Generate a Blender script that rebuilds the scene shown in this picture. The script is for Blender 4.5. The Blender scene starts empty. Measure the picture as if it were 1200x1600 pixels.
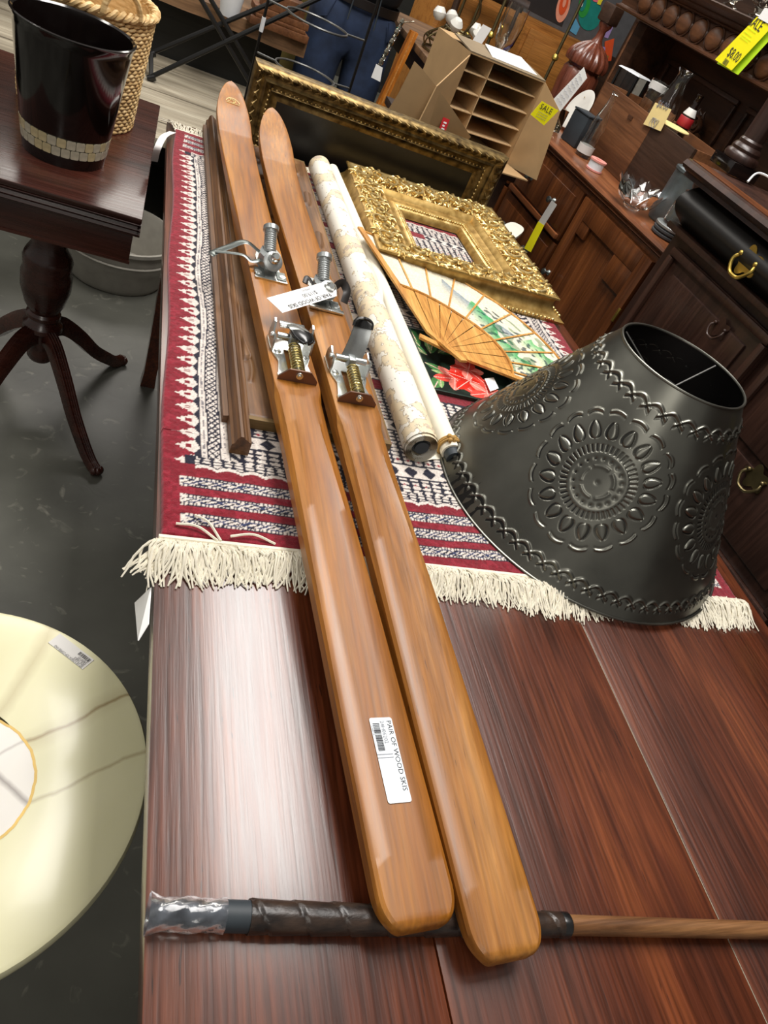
import bpy, bmesh, math, random
import numpy as np
from mathutils import Vector, Matrix
random.seed(7); rng = np.random.default_rng(11)
PI = math.pi
scene = bpy.context.scene
COL = scene.collection
# ---------------------------------------------------------------- camera
FPX = 1109.0
CAM = np.array([0.0, 0.0, 1.42])
AX = np.array([0.90841899, 0.1263273, 0.39851769])      # world X, Y, Z seen in camera axes (right, down, forward)
AY = np.array([-0.19477435, -0.71558403, 0.67082222])
AZ = np.array([0.36991606, -0.68700867, -0.6254448])
RW = np.stack([AX, AY, AZ])
cam_data = bpy.data.cameras.new('camera'); cam = bpy.data.objects.new('camera', cam_data); COL.objects.link(cam)
right, up, back = RW @ np.array([1, 0, 0]), RW @ np.array([0, -1, 0]), RW @ np.array([0, 0, -1])
cam.matrix_world = Matrix(((right[0], up[0], back[0], CAM[0]), (right[1], up[1], back[1], CAM[1]), (right[2], up[2], back[2], CAM[2]), (0, 0, 0, 1)))
cam_data.sensor_fit = 'VERTICAL'; cam_data.sensor_height = 36.0; cam_data.lens = FPX / 1600 * 36.0
cam_data.clip_start = 0.02
scene.camera = cam
# ---------------------------------------------------------------- world, lights, exposure
world = bpy.data.worlds.new('world'); scene.world = world; world.use_nodes = True
bgn = world.node_tree.nodes['Background']; bgn.inputs[0].default_value = (1.0, 0.95, 0.88, 1); bgn.inputs[1].default_value = 0.30
def area(name, loc, size, power, target=None, color=(1, .95, .87)):
    l = bpy.data.lights.new(name, 'AREA'); l.shape = 'RECTANGLE'; l.size, l.size_y = size; l.energy = power; l.color = color
    o = bpy.data.objects.new(name, l); COL.objects.link(o); o.location = loc
    if target is not None:
        o.rotation_euler = (Vector(target) - Vector(loc)).to_track_quat('-Z', 'Y').to_euler()
    return o
area('ceiling_light_main', (0.88, 1.75, 3.6), (1.0, 2.4), 125, color=(1, .96, .92))
area('ceiling_light_far', (0.4, 6.0, 3.9), (3.2, 1.2), 110)
area('ceiling_light_left', (-1.6, 2.6, 3.8), (0.4, 2.6), 50)
area('ceiling_light_behind', (-0.6, -1.6, 3.4), (0.5, 2.0), 22)
scene.view_settings.view_transform = 'Standard'; scene.view_settings.look = 'None'
scene.view_settings.exposure = 0.0; scene.view_settings.gamma = 1.0; scene.view_settings.use_curve_mapping = False
# ---------------------------------------------------------------- helpers
def nrm(v): v = np.asarray(v, float); return v / np.linalg.norm(v)
def U(px, py, x=None, y=None, z=None):
    """world point on a plane x=, y= or z= that the measured photo pixel looks at"""
    d = RW @ np.array([px - 600.0, py - 800.0, FPX])
    k, v = (0, x) if x is not None else (1, y) if y is not None else (2, z)
    return CAM + d * (v - CAM[k]) / d[k]
def S(r, g, b):
    f = lambda c: (c / 255) / 12.92 if c / 255 <= .04045 else ((c / 255 + .055) / 1.055) ** 2.4
    return (f(r), f(g), f(b), 1.0)
def frame(o, xdir=None, zdir=None):
    """4x4 matrix with origin o, X along xdir, Z as near zdir as it goes"""
    x = nrm(xdir if xdir is not None else (1, 0, 0)); z = np.asarray(zdir if zdir is not None else (0, 0, 1), float)
    z = nrm(z - x * np.dot(z, x)); y = np.cross(z, x)
    M = np.eye(4); M[:3, 0], M[:3, 1], M[:3, 2], M[:3, 3] = x, y, z, o
    return M
def rotz(o, a):
    M = np.eye(4); c, s = math.cos(a), math.sin(a); M[:2, :2] = ((c, -s), (s, c)); M[:3, 3] = o; return M
class MB:
    def __init__(self, M=None): self.v = []; self.f = []; self.M = M
    def add(self, vs, fs, M=None):
        n = len(self.v); vs = np.asarray(vs, float).reshape(-1, 3)
        if M is not None: vs = vs @ M[:3, :3].T + M[:3, 3]
        if self.M is not None: vs = vs @ self.M[:3, :3].T + self.M[:3, 3]
        self.v.extend(vs.tolist()); self.f.extend([tuple(i + n for i in q) for q in fs]); return self
    def box(self, lo, hi, M=None, bev=0.0):
        (a, b, c), (d, e, g) = lo, hi
        if bev <= 0:
            vs = [(a, b, c), (d, b, c), (d, e, c), (a, e, c), (a, b, g), (d, b, g), (d, e, g), (a, e, g)]
            return self.add(vs, [(3, 2, 1, 0), (4, 5, 6, 7), (0, 1, 5, 4), (1, 2, 6, 5), (2, 3, 7, 6), (3, 0, 4, 7)], M)
        bm = bmesh.new(); bmesh.ops.create_cube(bm, size=1.0)
        for v in bm.verts: v.co = Vector(((a + d) / 2 + v.co.x * (d - a), (b + e) / 2 + v.co.y * (e - b), (c + g) / 2 + v.co.z * (g - c)))
        bmesh.ops.bevel(bm, geom=bm.edges[:], offset=bev, segments=2, affect='EDGES', profile=.6)
        bm.verts.index_update(); vs = [tuple(v.co) for v in bm.verts]; fs = [tuple(v.index for v in f.verts) for f in bm.faces]; bm.free()
        return self.add(vs, fs, M)
    def grid(self, P, cu=False, cv=False, flip=False, M=None):
        """P[nu][nv] points"""
        P = np.asarray(P, float); nu, nv = P.shape[:2]; fs = []
        for i in range(nu if cu else nu - 1):
            for j in range(nv if cv else nv - 1):
                a, b, c, d = i * nv + j, ((i + 1) % nu) * nv + j, ((i + 1) % nu) * nv + (j + 1) % nv, i * nv + (j + 1) % nv
                fs.append((a, d, c, b) if flip else (a, b, c, d))
        return self.add(P.reshape(-1, 3), fs, M)
    def lathe(self, prof, n=32, M=None, cap=True, a0=0.0, a1=2 * PI):
        """prof: list of (r, z)"""
        full = abs(a1 - a0 - 2 * PI) < 1e-6
        th = np.linspace(a0, a1, n, endpoint=not full); pr = np.asarray(prof, float)
        P = np.stack([np.outer(np.cos(th), pr[:, 0]), np.outer(np.sin(th), pr[:, 0]), np.outer(np.ones(n), pr[:, 1])], -1)
        m = len(prof); fs = []
        for i in range(n if full else n - 1):
            for j in range(m - 1):
                k = (i + 1) % n; fs.append((i * m + j, k * m + j, k * m + j + 1, i * m + j + 1))
        if cap and full:
            if pr[0, 0] > 1e-5: fs.append(tuple(i * m for i in range(n - 1, -1, -1)))
            if pr[-1, 0] > 1e-5: fs.append(tuple(i * m + m - 1 for i in range(n)))
        return self.add(P.reshape(-1, 3), fs, M)
    def cyl(self, p0, p1, r0, r1=None, n=12, M=None):
        return self.tube([p0, p1], [r0, r0 if r1 is None else r1], n, M=M)
    def tube(self, pts, rad, n=8, M=None, cap=True, closed=False, flat=1.0, updir=None):
        """sweep of a round (or flattened) section along pts"""
        P = np.asarray(pts, float); m = len(P)
        R = np.full(m, float(rad)) if np.isscalar(rad) else np.asarray(rad, float)
        if closed: T = np.roll(P, -1, 0) - np.roll(P, 1, 0)
        else: T = np.gradient(P, axis=0)
        T /= np.maximum(np.linalg.norm(T, axis=1, keepdims=True), 1e-9)
        u = np.asarray(updir, float) if updir is not None else (np.array([0, 0, 1.0]) if abs(T[0, 2]) < .9 else np.array([1.0, 0, 0]))
        ang = np.linspace(0, 2 * PI, n, endpoint=False); rings = []
        for i in range(m):
            if updir is not None: u = np.asarray(updir, float)
            s = np.cross(T[i], u); l = np.linalg.norm(s)
            s = s / l if l > 1e-6 else nrm(np.cross(T[i], (0.3, 1, .2)))
            w = np.cross(s, T[i]); u = w
            rings.append(P[i] + R[i] * (np.outer(np.cos(ang), s) + flat * np.outer(np.sin(ang), w)))
        fs = []
        for i in range(m if closed else m - 1):
            k = (i + 1) % m
            for j in range(n): fs.append((i * n + j, i * n + (j + 1) % n, k * n + (j + 1) % n, k * n + j))
        if cap and not closed: fs.append(tuple(range(n - 1, -1, -1))); fs.append(tuple((m - 1) * n + j for j in range(n)))
        return self.add(np.concatenate(rings), fs, M)
    def prism(self, poly, z0, z1, M=None):
        n = len(poly); vs = [(x, y, z0) for x, y in poly] + [(x, y, z1) for x, y in poly]
        fs = [tuple(range(n - 1, -1, -1)), tuple(range(n, 2 * n))] + [(i, (i + 1) % n, n + (i + 1) % n, n + i) for i in range(n)]
        return self.add(vs, fs, M)
    def ball(self, c, r, nu=10, nv=7, M=None):
        r = np.broadcast_to(np.asarray(r, float), (3,)); vs = [(c[0], c[1], c[2] + r[2])]; fs = []
        for j in range(1, nv):
            a = PI * j / nv
            for i in range(nu):
                t = 2 * PI * i / nu; vs.append((c[0] + r[0] * math.sin(a) * math.cos(t), c[1] + r[1] * math.sin(a) * math.sin(t), c[2] + r[2] * math.cos(a)))
        vs.append((c[0], c[1], c[2] - r[2])); L = len(vs) - 1
        for i in range(nu):
            k = (i + 1) % nu; fs.append((0, 1 + i, 1 + k))
            for j in range(nv - 2): fs.append((1 + j * nu + i, 1 + (j + 1) * nu + i, 1 + (j + 1) * nu + k, 1 + j * nu + k))
            fs.append((1 + (nv - 2) * nu + i, L, 1 + (nv - 2) * nu + k))
        return self.add(vs, fs, M)
    def build(self, name, mat, parent=None, ang=40, origin=None):
        off = np.zeros(3); p = parent
        while p is not None: off += np.array(p.location); p = p.parent
        if origin is not None: off = off + np.asarray(origin)
        me = bpy.data.meshes.new(name); me.from_pydata((np.asarray(self.v) - off).tolist(), [], self.f); me.update()
        if ang: me.shade_smooth(); me.set_sharp_from_angle(angle=math.radians(ang))
        o = bpy.data.objects.new(name, me); COL.objects.link(o); me.materials.append(M_[mat] if isinstance(mat, str) else mat)
        if parent is not None: o.parent = parent
        if origin is not None: o.location = origin
        return o
def np_grid(name, P, mat, parent=None, cu=False, colors=None, origin=None, flip=False):
    """fast quad grid mesh from a (nu,nv,3) array, optional (nu,nv,3) linear colours as attribute 'Col'"""
    nu, nv = P.shape[:2]; off = np.zeros(3); p = parent
    while p is not None: off += np.array(p.location); p = p.parent
    if origin is not None: off = off + np.asarray(origin)
    i = np.arange(nu if cu else nu - 1)[:, None]; j = np.arange(nv - 1)[None, :]; k = (i + 1) % nu
    q = np.stack([i * nv + j, k * nv + j, k * nv + j + 1, i * nv + j + 1], -1).reshape(-1, 4)
    if flip: q = q[:, ::-1]
    me = bpy.data.meshes.new(name); nf = len(q)
    me.vertices.add(nu * nv); me.vertices.foreach_set('co', (P.reshape(-1, 3) - off).astype(np.float32).ravel())
    me.loops.add(nf * 4); me.loops.foreach_set('vertex_index', q.astype(np.int32).ravel())
    me.polygons.add(nf); me.polygons.foreach_set('loop_start', (np.arange(nf) * 4).astype(np.int32))
    me.update(calc_edges=True); me.validate(); me.shade_smooth()
    if colors is not None:
        a = me.color_attributes.new('Col', 'FLOAT_COLOR', 'POINT')
        a.data.foreach_set('color', np.concatenate([colors.reshape(-1, 3), np.ones((nu * nv, 1))], 1).astype(np.float32).ravel())
    o = bpy.data.objects.new(name, me); COL.objects.link(o); me.materials.append(M_[mat] if isinstance(mat, str) else mat)
    if parent is not None: o.parent = parent
    if origin is not None: o.location = origin
    return o
def tag(o, label=None, cat=None, group=None, kind=None):
    if label: o['label'] = label
    if cat: o['category'] = cat
    if group: o['group'] = group
    if kind: o['kind'] = kind
    return o
def thing(name, loc, label, cat, group=None):
    o = bpy.data.objects.new(name, None); COL.objects.link(o); o.location = loc; o.empty_display_size = .05
    return tag(o, label, cat, group)
def inst(src, parent, M, name=None):
    """copy of a mesh object sharing its data; M is a world matrix (root Empties are never rotated)"""
    o = src.copy(); COL.objects.link(o); o.parent = parent; off = np.zeros(3); p = parent
    while p is not None: off += np.array(p.location); p = p.parent
    M = np.array(M, float); M[:3, 3] -= off; o.matrix_local = Matrix(M.tolist()); return o
def text(name, s, size, M, mat, parent, align='LEFT', stretch=1.0, bold=0.0):
    """flat lettering as a thin mesh; local x along the line, y up the letters"""
    cu = bpy.data.curves.new(name, 'FONT'); cu.body = s; cu.size = size; cu.align_x = align; cu.align_y = 'CENTER'; cu.offset = bold; cu.resolution_u = 2
    t = bpy.data.objects.new(name, cu); COL.objects.link(t)
    me = bpy.data.meshes.new_from_object(t.evaluated_get(bpy.context.evaluated_depsgraph_get())); bpy.data.objects.remove(t); bpy.data.curves.remove(cu)
    n = len(me.vertices); co = np.zeros(n * 3, np.float32); me.vertices.foreach_get('co', co); co = co.reshape(-1, 3).astype(float); co[:, 0] *= stretch
    off = np.zeros(3); p = parent
    while p is not None: off += np.array(p.location); p = p.parent
    co = co @ np.asarray(M)[:3, :3].T + np.asarray(M)[:3, 3] - off
    me.vertices.foreach_set('co', co.astype(np.float32).ravel()); me.update(); me.name = name
    o = bpy.data.objects.new(name, me); COL.objects.link(o); o.parent = parent; me.materials.clear(); me.materials.append(M_[mat]); return o
def vnoise(x, y, seed=0):
    """smooth value noise on arrays"""
    r = np.random.default_rng(seed).random((64, 64)); xi, yi = np.floor(x).astype(int), np.floor(y).astype(int); fx, fy = x - xi, y - yi
    fx, fy = fx * fx * (3 - 2 * fx), fy * fy * (3 - 2 * fy); g = lambda a, b: r[a % 64, b % 64]
    return (g(xi, yi) * (1 - fx) + g(xi + 1, yi) * fx) * (1 - fy) + (g(xi, yi + 1) * (1 - fx) + g(xi + 1, yi + 1) * fx) * fy
def bez(p, n=12):
    """Catmull-Rom through points"""
    p = np.asarray(p, float); q = np.vstack([2 * p[0] - p[1], p, 2 * p[-1] - p[-2]]); out = []
    for i in range(len(p) - 1):
        a, b, c, d = q[i:i + 4]
        for t in np.linspace(0, 1, n, endpoint=False):
            out.append(.5 * ((2 * b) + (-a + c) * t + (2 * a - 5 * b + 4 * c - d) * t * t + (-a + 3 * b - 3 * c + d) * t ** 3))
    out.append(p[-1]); return np.array(out)
# ---------------------------------------------------------------- materials
M_ = {}
def mat(name):
    m = bpy.data.materials.new(name); m.use_nodes = True; nt = m.node_tree; b = nt.nodes['Principled BSDF']; M_[name] = m
    return m, nt, b
def nd(nt, t, **kw):
    n = nt.nodes.new(t)
    for k, v in kw.items():
        if k.startswith('i_'):
            key = k[2:]; n.inputs[int(key) if key.isdigit() else key.replace('_', ' ')].default_value = v
        else: setattr(n, k, v)
    return n
def coords(nt, scale=(1, 1, 1), rot=(0, 0, 0), use='Object'):
    tc = nd(nt, 'ShaderNodeTexCoord'); mp = nd(nt, 'ShaderNodeMapping'); mp.inputs['Scale'].default_value = scale; mp.inputs['Rotation'].default_value = rot
    if use == 'World':
        g = nd(nt, 'ShaderNodeNewGeometry'); nt.links.new(g.outputs['Position'], mp.inputs[0])
    else: nt.links.new(tc.outputs[use], mp.inputs[0])
    return mp
def ramp(nt, src, stops, interp='LINEAR'):
    r = nd(nt, 'ShaderNodeValToRGB'); r.color_ramp.interpolation = interp; e = r.color_ramp.elements
    while len(e) < len(stops): e.new(.5)
    for k, (p, c) in enumerate(stops): e[k].position = p; e[k].color = c if hasattr(c, '__len__') else (c, c, c, 1)
    nt.links.new(src, r.inputs[0]); return r
def bump(nt, b, src, strength=.3, dist=.002):
    n = nd(nt, 'ShaderNodeBump'); n.inputs['Strength'].default_value = strength; n.inputs['Distance'].default_value = dist
    nt.links.new(src, n.inputs['Height']); nt.links.new(n.outputs[0], b.inputs['Normal']); return n
def mixc(nt, fac, a, b_, blend='MIX'):
    m = nd(nt, 'ShaderNodeMix', data_type='RGBA', blend_type=blend)
    for sock, v in ((m.inputs[0], fac), (m.inputs[6], a), (m.inputs[7], b_)):
        if hasattr(v, 'is_output'): nt.links.new(v, sock)
        else: sock.default_value = v
    return m.outputs[2]
def plain(name, col, rough=.5, metal=0.0, noise=.12, nscale=25, bmp=0.0, coat=0.0, spec=.5, trans=0.0, emit=0.0):
    m, nt, b = mat(name); mp = coords(nt)
    n = nd(nt, 'ShaderNodeTexNoise'); n.inputs['Scale'].default_value = nscale; n.inputs['Detail'].default_value = 4; nt.links.new(mp.outputs[0], n.inputs[0])
    lo = tuple(c * (1 - noise) for c in col[:3]) + (1,); hi = tuple(min(1, c * (1 + noise)) for c in col[:3]) + (1,)
    r = ramp(nt, n.outputs[0], [(.3, lo), (.7, hi)]); nt.links.new(r.outputs[0], b.inputs['Base Color'])
    b.inputs['Roughness'].default_value = rough; b.inputs['Metallic'].default_value = metal; b.inputs['Coat Weight'].default_value = coat; b.inputs['Specular IOR Level'].default_value = spec
    b.inputs['Coat Roughness'].default_value = .08
    if trans: b.inputs['Transmission Weight'].default_value = trans
    if bmp: bump(nt, b, n.outputs[0], .5, bmp)
    return m
def wood(name, c1, c2, c3=None, axis=1, scale=1.0, rough=.35, coat=.0, bmp=.0006, use='World', streak=14, rvar=.12, scratch=0.0, fine=(.72, 1.08)):
    """long-grain wood: streak noise stretched along an axis"""
    m, nt, b = mat(name); st = [streak * scale] * 3; st[axis] = 1.2 * scale
    mp = coords(nt, tuple(st), use=use)
    n = nd(nt, 'ShaderNodeTexNoise'); n.inputs['Scale'].default_value = 1.0; n.inputs['Detail'].default_value = 7; n.inputs['Roughness'].default_value = .62; n.inputs['Distortion'].default_value = .35
    nt.links.new(mp.outputs[0], n.inputs[0])
    s2 = [120 * scale] * 3; s2[axis] = 4 * scale; mp2 = coords(nt, tuple(s2), use=use)
    n2 = nd(nt, 'ShaderNodeTexNoise'); n2.inputs['Scale'].default_value = 1.0; n2.inputs['Detail'].default_value = 5; nt.links.new(mp2.outputs[0], n2.inputs[0])
    r = ramp(nt, n.outputs[0], [(.30, c1), (.52, c2), (.72, c3 or c2)])
    f = ramp(nt, n2.outputs[0], [(.35, fine[0]), (.65, fine[1])])
    col = mixc(nt, 1.0, r.outputs[0], f.outputs[0], 'MULTIPLY')
    if scratch:
        v = nd(nt, 'ShaderNodeTexNoise'); v.inputs['Scale'].default_value = 1; v.inputs['Detail'].default_value = 2; mp3 = coords(nt, (300, 25, 60), (0, 0, .5), use=use); nt.links.new(mp3.outputs[0], v.inputs[0])
        sr = ramp(nt, v.outputs[0], [(.70, 0.0), (.74, 1.0)]); ml = nd(nt, 'ShaderNodeMath', operation='MULTIPLY'); ml.inputs[1].default_value = scratch; nt.links.new(sr.outputs[0], ml.inputs[0])
        col = mixc(nt, ml.outputs[0], col, tuple(c * .35 for c in c1[:3]) + (1,))
    nt.links.new(col, b.inputs['Base Color'])
    rr = nd(nt, 'ShaderNodeMapRange'); rr.inputs[3].default_value = rough - rvar; rr.inputs[4].default_value = rough + rvar; nt.links.new(n2.outputs[0], rr.inputs[0]); nt.links.new(rr.outputs[0], b.inputs['Roughness'])
    b.inputs['Coat Weight'].default_value = coat; b.inputs['Coat Roughness'].default_value = .2
    if bmp: bump(nt, b, n2.outputs[0], .5, bmp)
    return m
def attrmat(name, rough=.9, bmp=0.0, nscale=500, sheen=0.0, spec=.3):
    m, nt, b = mat(name); a = nd(nt, 'ShaderNodeVertexColor'); a.layer_name = 'Col'
    mp = coords(nt); n = nd(nt, 'ShaderNodeTexNoise'); n.inputs['Scale'].default_value = nscale; nt.links.new(mp.outputs[0], n.inputs[0])
    f = ramp(nt, n.outputs[0], [(.3, .8), (.7, 1.12)]); nt.links.new(mixc(nt, 1.0, a.outputs[0], f.outputs[0], 'MULTIPLY'), b.inputs['Base Color'])
    b.inputs['Roughness'].default_value = rough; b.inputs['Sheen Weight'].default_value = sheen; b.inputs['Specular IOR Level'].default_value = spec
    if bmp: bump(nt, b, n.outputs[0], .6, bmp)
    return m
def glass(name, col=(.95, .97, .96, 1), rough=.03):
    m, nt, b = mat(name); b.inputs['Base Color'].default_value = col; b.inputs['Roughness'].default_value = rough; b.inputs['Transmission Weight'].default_value = 1.0; b.inputs['IOR'].default_value = 1.45
    mp = coords(nt); n = nd(nt, 'ShaderNodeTexNoise'); n.inputs['Scale'].default_value = 30; nt.links.new(mp.outputs[0], n.inputs[0]); bump(nt, b, n.outputs[0], .1, .001)
    return m
wood('mahogany', S(48, 19, 8), S(88, 39, 17), S(120, 61, 28), axis=1, scale=1.6, rough=.36, coat=.9, bmp=.0012, streak=9, rvar=.14, scratch=.7, fine=(.55, 1.2))
wood('mahogany_edge', S(60, 26, 14), S(110, 58, 28), S(140, 84, 44), axis=1, rough=.45)
wood('side_table_wood', S(42, 18, 13), S(66, 31, 22), S(80, 40, 28), axis=0, rough=.28, coat=.3, bmp=.0002)
wood('ski_wood', S(130, 74, 14), S(154, 95, 22), S(178, 118, 40), axis=1, scale=1.6, rough=.42, coat=.22, bmp=.0003, streak=14, scratch=.2)
wood('ski_wood_worn', S(126, 73, 18), S(152, 96, 30), S(180, 124, 56), axis=1, scale=1.6, rough=.45, coat=.15, bmp=.0006, streak=16, scratch=.6)
wood('carved_wood', S(66, 42, 22), S(108, 74, 44), S(146, 108, 68), axis=1, scale=2, rough=.5, bmp=.0008)
wood('carved_end', S(92, 70, 36), S(122, 96, 54), axis=0, scale=2, rough=.7)
wood('stick_wood', S(70, 42, 22), S(120, 80, 46), S(148, 106, 66), axis=0, scale=3, rough=.45, bmp=.0006)
wood('cabinet_wood', S(64, 32, 14), S(98, 54, 25), S(122, 70, 34), axis=2, rough=.35, coat=.2)
wood('cabinet_top_wood', S(86, 46, 24), S(124, 72, 40), S(146, 92, 56), axis=1, rough=.35, coat=.2)
wood('dark_cabinet_wood', S(38, 22, 17), S(60, 38, 30), S(78, 51, 40), axis=2, rough=.38, coat=.15)
wood('hutch_wood', S(44, 26, 16), S(78, 48, 30), S(100, 64, 42), axis=1, rough=.4, coat=.15)
wood('crate_wood', S(84, 50, 28), S(112, 70, 40), S(128, 84, 52), axis=1, rough=.5)
wood('dark_crate_wood', S(40, 24, 15), S(60, 38, 24), axis=1, rough=.5)
wood('plank_wood', S(120, 110, 92), S(160, 150, 130), S(186, 178, 158), axis=0, scale=1.2, rough=.75, bmp=.001)
wood('slab_wood', S(84, 58, 36), S(122, 90, 60), S(146, 112, 80), axis=0, rough=.6, bmp=.001)
wood('orange_wood', S(150, 84, 16), S(190, 112, 28), axis=2, rough=.4, coat=.2)
wood('bamboo', S(176, 116, 44), S(206, 148, 70), S(222, 170, 92), axis=1, scale=3, rough=.5)
wood('red_wood', S(80, 38, 26), S(112, 58, 40), S(134, 76, 54), axis=2, scale=2, rough=.3, coat=.4)
wood('golden_oak', S(150, 92, 34), S(184, 122, 54), axis=0, scale=2, rough=.5)
wood('black_wall_wood', S(22, 22, 20), S(38, 38, 34), axis=0, rough=.8)
plain('dark_void', S(14, 12, 11), .8)
plain('black_lacquer', S(16, 10, 9), .14, coat=.6, noise=.2)
plain('black_paint', S(24, 22, 21), .42, noise=.2)
plain('pearl', S(196, 190, 168), .18, coat=.6, noise=.16, nscale=60)
plain('pearl_warm', S(206, 192, 150), .18, coat=.6, noise=.16, nscale=60)
plain('grout', S(90, 88, 76), .6)
plain('chrome', S(214, 218, 216), .22, .95, noise=.06)
plain('zinc', S(172, 176, 176), .36, .8, noise=.12, nscale=60, bmp=.0003)
plain('steel_dark', S(118, 124, 122), .3, .9, noise=.1)
plain('brassy', S(196, 180, 120), .28, 1.0, noise=.05)
plain('brass', S(206, 178, 90), .3, .9, noise=.15)
plain('chrome_wood_reflection', S(120, 92, 78), .3, .6)  # chrome of the end stop, the wood's brown reflection put into its colour
plain('black_rubber', S(14, 14, 15), .25, coat=.3)
plain('leather_strap', S(34, 30, 28), .45)
plain('paper_white', S(240, 240, 238), .7, noise=.02)
plain('sticker_white', S(224, 232, 238), .45, noise=.02)
plain('sticker_grey', S(206, 204, 200), .5, noise=.02)
plain('ink', S(40, 40, 46), .7, noise=.02)
plain('ink_grey', S(120, 122, 132), .7, noise=.02)
plain('tag_yellow', S(250, 240, 10), .6, noise=.03)
plain('tag_lime', S(196, 240, 40), .6, noise=.03)
plain('tag_cream', S(240, 218, 150), .6, noise=.03)
plain('fringe_cotton', S(228, 222, 204), .9, noise=.08, nscale=80)
plain('rope', S(176, 138, 76), .9, noise=.25, nscale=90, bmp=.001)
plain('map_backing', S(232, 226, 208), .7, noise=.05)
plain('charcoal', S(58, 60, 62), .5)
plain('cardboard', S(174, 142, 100), .8, noise=.08, nscale=14)
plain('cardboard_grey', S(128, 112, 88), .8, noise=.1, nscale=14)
plain('cardboard_edge', S(204, 172, 128), .85, noise=.12, nscale=200)
plain('red_print', S(190, 28, 34), .6)
plain('galvanized', S(112, 122, 126), .42, .75, noise=.2, nscale=30)
plain('tub_plastic', S(150, 146, 136), .5, noise=.1)
plain('denim', S(34, 48, 74), .85, noise=.3, nscale=18, bmp=.002)
plain('black_cloth', S(14, 15, 20), .85, noise=.2)
plain('belt_leather', S(24, 18, 16), .45)
plain('skin', S(190, 140, 115), .5)
plain('hair', S(40, 28, 20), .6)
plain('white_ceramic', S(228, 226, 218), .25, coat=.4, noise=.04)
plain('white_plastic', S(226, 228, 230), .4, noise=.03)
plain('slate', S(44, 52, 58), .55, noise=.15)
plain('pink_tape', S(222, 150, 140), .5)
plain('cola_dark', S(20, 9, 6), .08, coat=.5)
plain('label_red', S(170, 24, 30), .5)
plain('lime_pale', S(210, 208, 196), .6, noise=.05)
plain('label_red', S(150, 22, 28), .5)
plain('cobalt', S(22, 26, 70), .25, coat=.4)
plain('black_metal', S(20, 20, 20), .4, .3)
plain('wire_grey', S(112, 112, 110), .35, .8)
plain('silver', S(190, 186, 170), .22, 1.0, noise=.15)
plain('antique_brass', S(120, 108, 76), .35, .9, noise=.2)
plain('stair_paint_grey', S(86, 86, 88), .6)
plain('paint_orange', S(222, 84, 34), .6); plain('paint_peach', S(240, 160, 130), .6); plain('paint_teal', S(20, 130, 120), .6); plain('paint_green', S(40, 150, 60), .6)
plain('paint_blue', S(90, 160, 196), .6); plain('paint_violet', S(166, 140, 196), .6); plain('paint_yellow', S(236, 220, 50), .6); plain('paint_pink', S(230, 110, 130), .6); plain('paint_dark', S(42, 38, 38), .6)
plain('olive_paint', S(140, 122, 64), .7)
plain('tortoise', S(110, 70, 20), .3)
plain('mirror_black', S(13, 12, 12), .3, coat=.0)
glass('clear_glass'); glass('smoky_glass', (.55, .52, .45, 1))
# gold leaf, worn into grey-brown in the hollows (dirt pattern, own noise)
def gold(name, c1, c2, rough, dirt):
    m, nt, b = mat(name); mp = coords(nt, use='World'); n = nd(nt, 'ShaderNodeTexNoise'); n.inputs['Scale'].default_value = 45; n.inputs['Detail'].default_value = 5; nt.links.new(mp.outputs[0], n.inputs[0])
    r = ramp(nt, n.outputs[0], [(.32, dirt), (.48, c1), (.7, c2)]); nt.links.new(r.outputs[0], b.inputs['Base Color'])
    b.inputs['Metallic'].default_value = .85; b.inputs['Roughness'].default_value = rough; bump(nt, b, n.outputs[0], .35, .002)
gold('gold_leaf', S(212, 184, 120), S(238, 216, 158), .36, S(164, 132, 72))
gold('gold_smooth', S(178, 146, 84), S(204, 172, 108), .44, S(150, 118, 62))
gold('gold_dark', S(112, 92, 56), S(150, 128, 84), .42, S(64, 50, 30))
# dark tin of the lampshade
m, nt, b = mat('dark_tin'); mp = coords(nt); n = nd(nt, 'ShaderNodeTexNoise'); n.inputs['Scale'].default_value = 7; n.inputs['Detail'].default_value = 6; nt.links.new(mp.outputs[0], n.inputs[0])
r = ramp(nt, n.outputs[0], [(.3, S(96, 96, 90)), (.7, S(124, 124, 116))]); nt.links.new(r.outputs[0], b.inputs['Base Color']); b.inputs['Metallic'].default_value = .92
rr = ramp(nt, n.outputs[0], [(.3, .26), (.7, .36)]); nt.links.new(rr.outputs[0], b.inputs['Roughness'])
# concrete floor
m, nt, b = mat('concrete'); mp = coords(nt, use='World')
n = nd(nt, 'ShaderNodeTexNoise'); n.inputs['Scale'].default_value = 3; n.inputs['Detail'].default_value = 8; nt.links.new(mp.outputs[0], n.inputs[0])
n2 = nd(nt, 'ShaderNodeTexNoise'); n2.inputs['Scale'].default_value = 16; n2.inputs['Detail'].default_value = 5; n2.inputs['Distortion'].default_value = 1.5; nt.links.new(mp.outputs[0], n2.inputs[0])
r = ramp(nt, n.outputs[0], [(.3, S(66, 66, 60)), (.7, S(100, 100, 92))]); r2 = ramp(nt, n2.outputs[0], [(.62, 0.0), (.74, .75)])
nt.links.new(mixc(nt, r2.outputs[0], r.outputs[0], S(140, 138, 126)), b.inputs['Base Color']); b.inputs['Roughness'].default_value = .38; bump(nt, b, n2.outputs[0], .25, .002)
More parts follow.
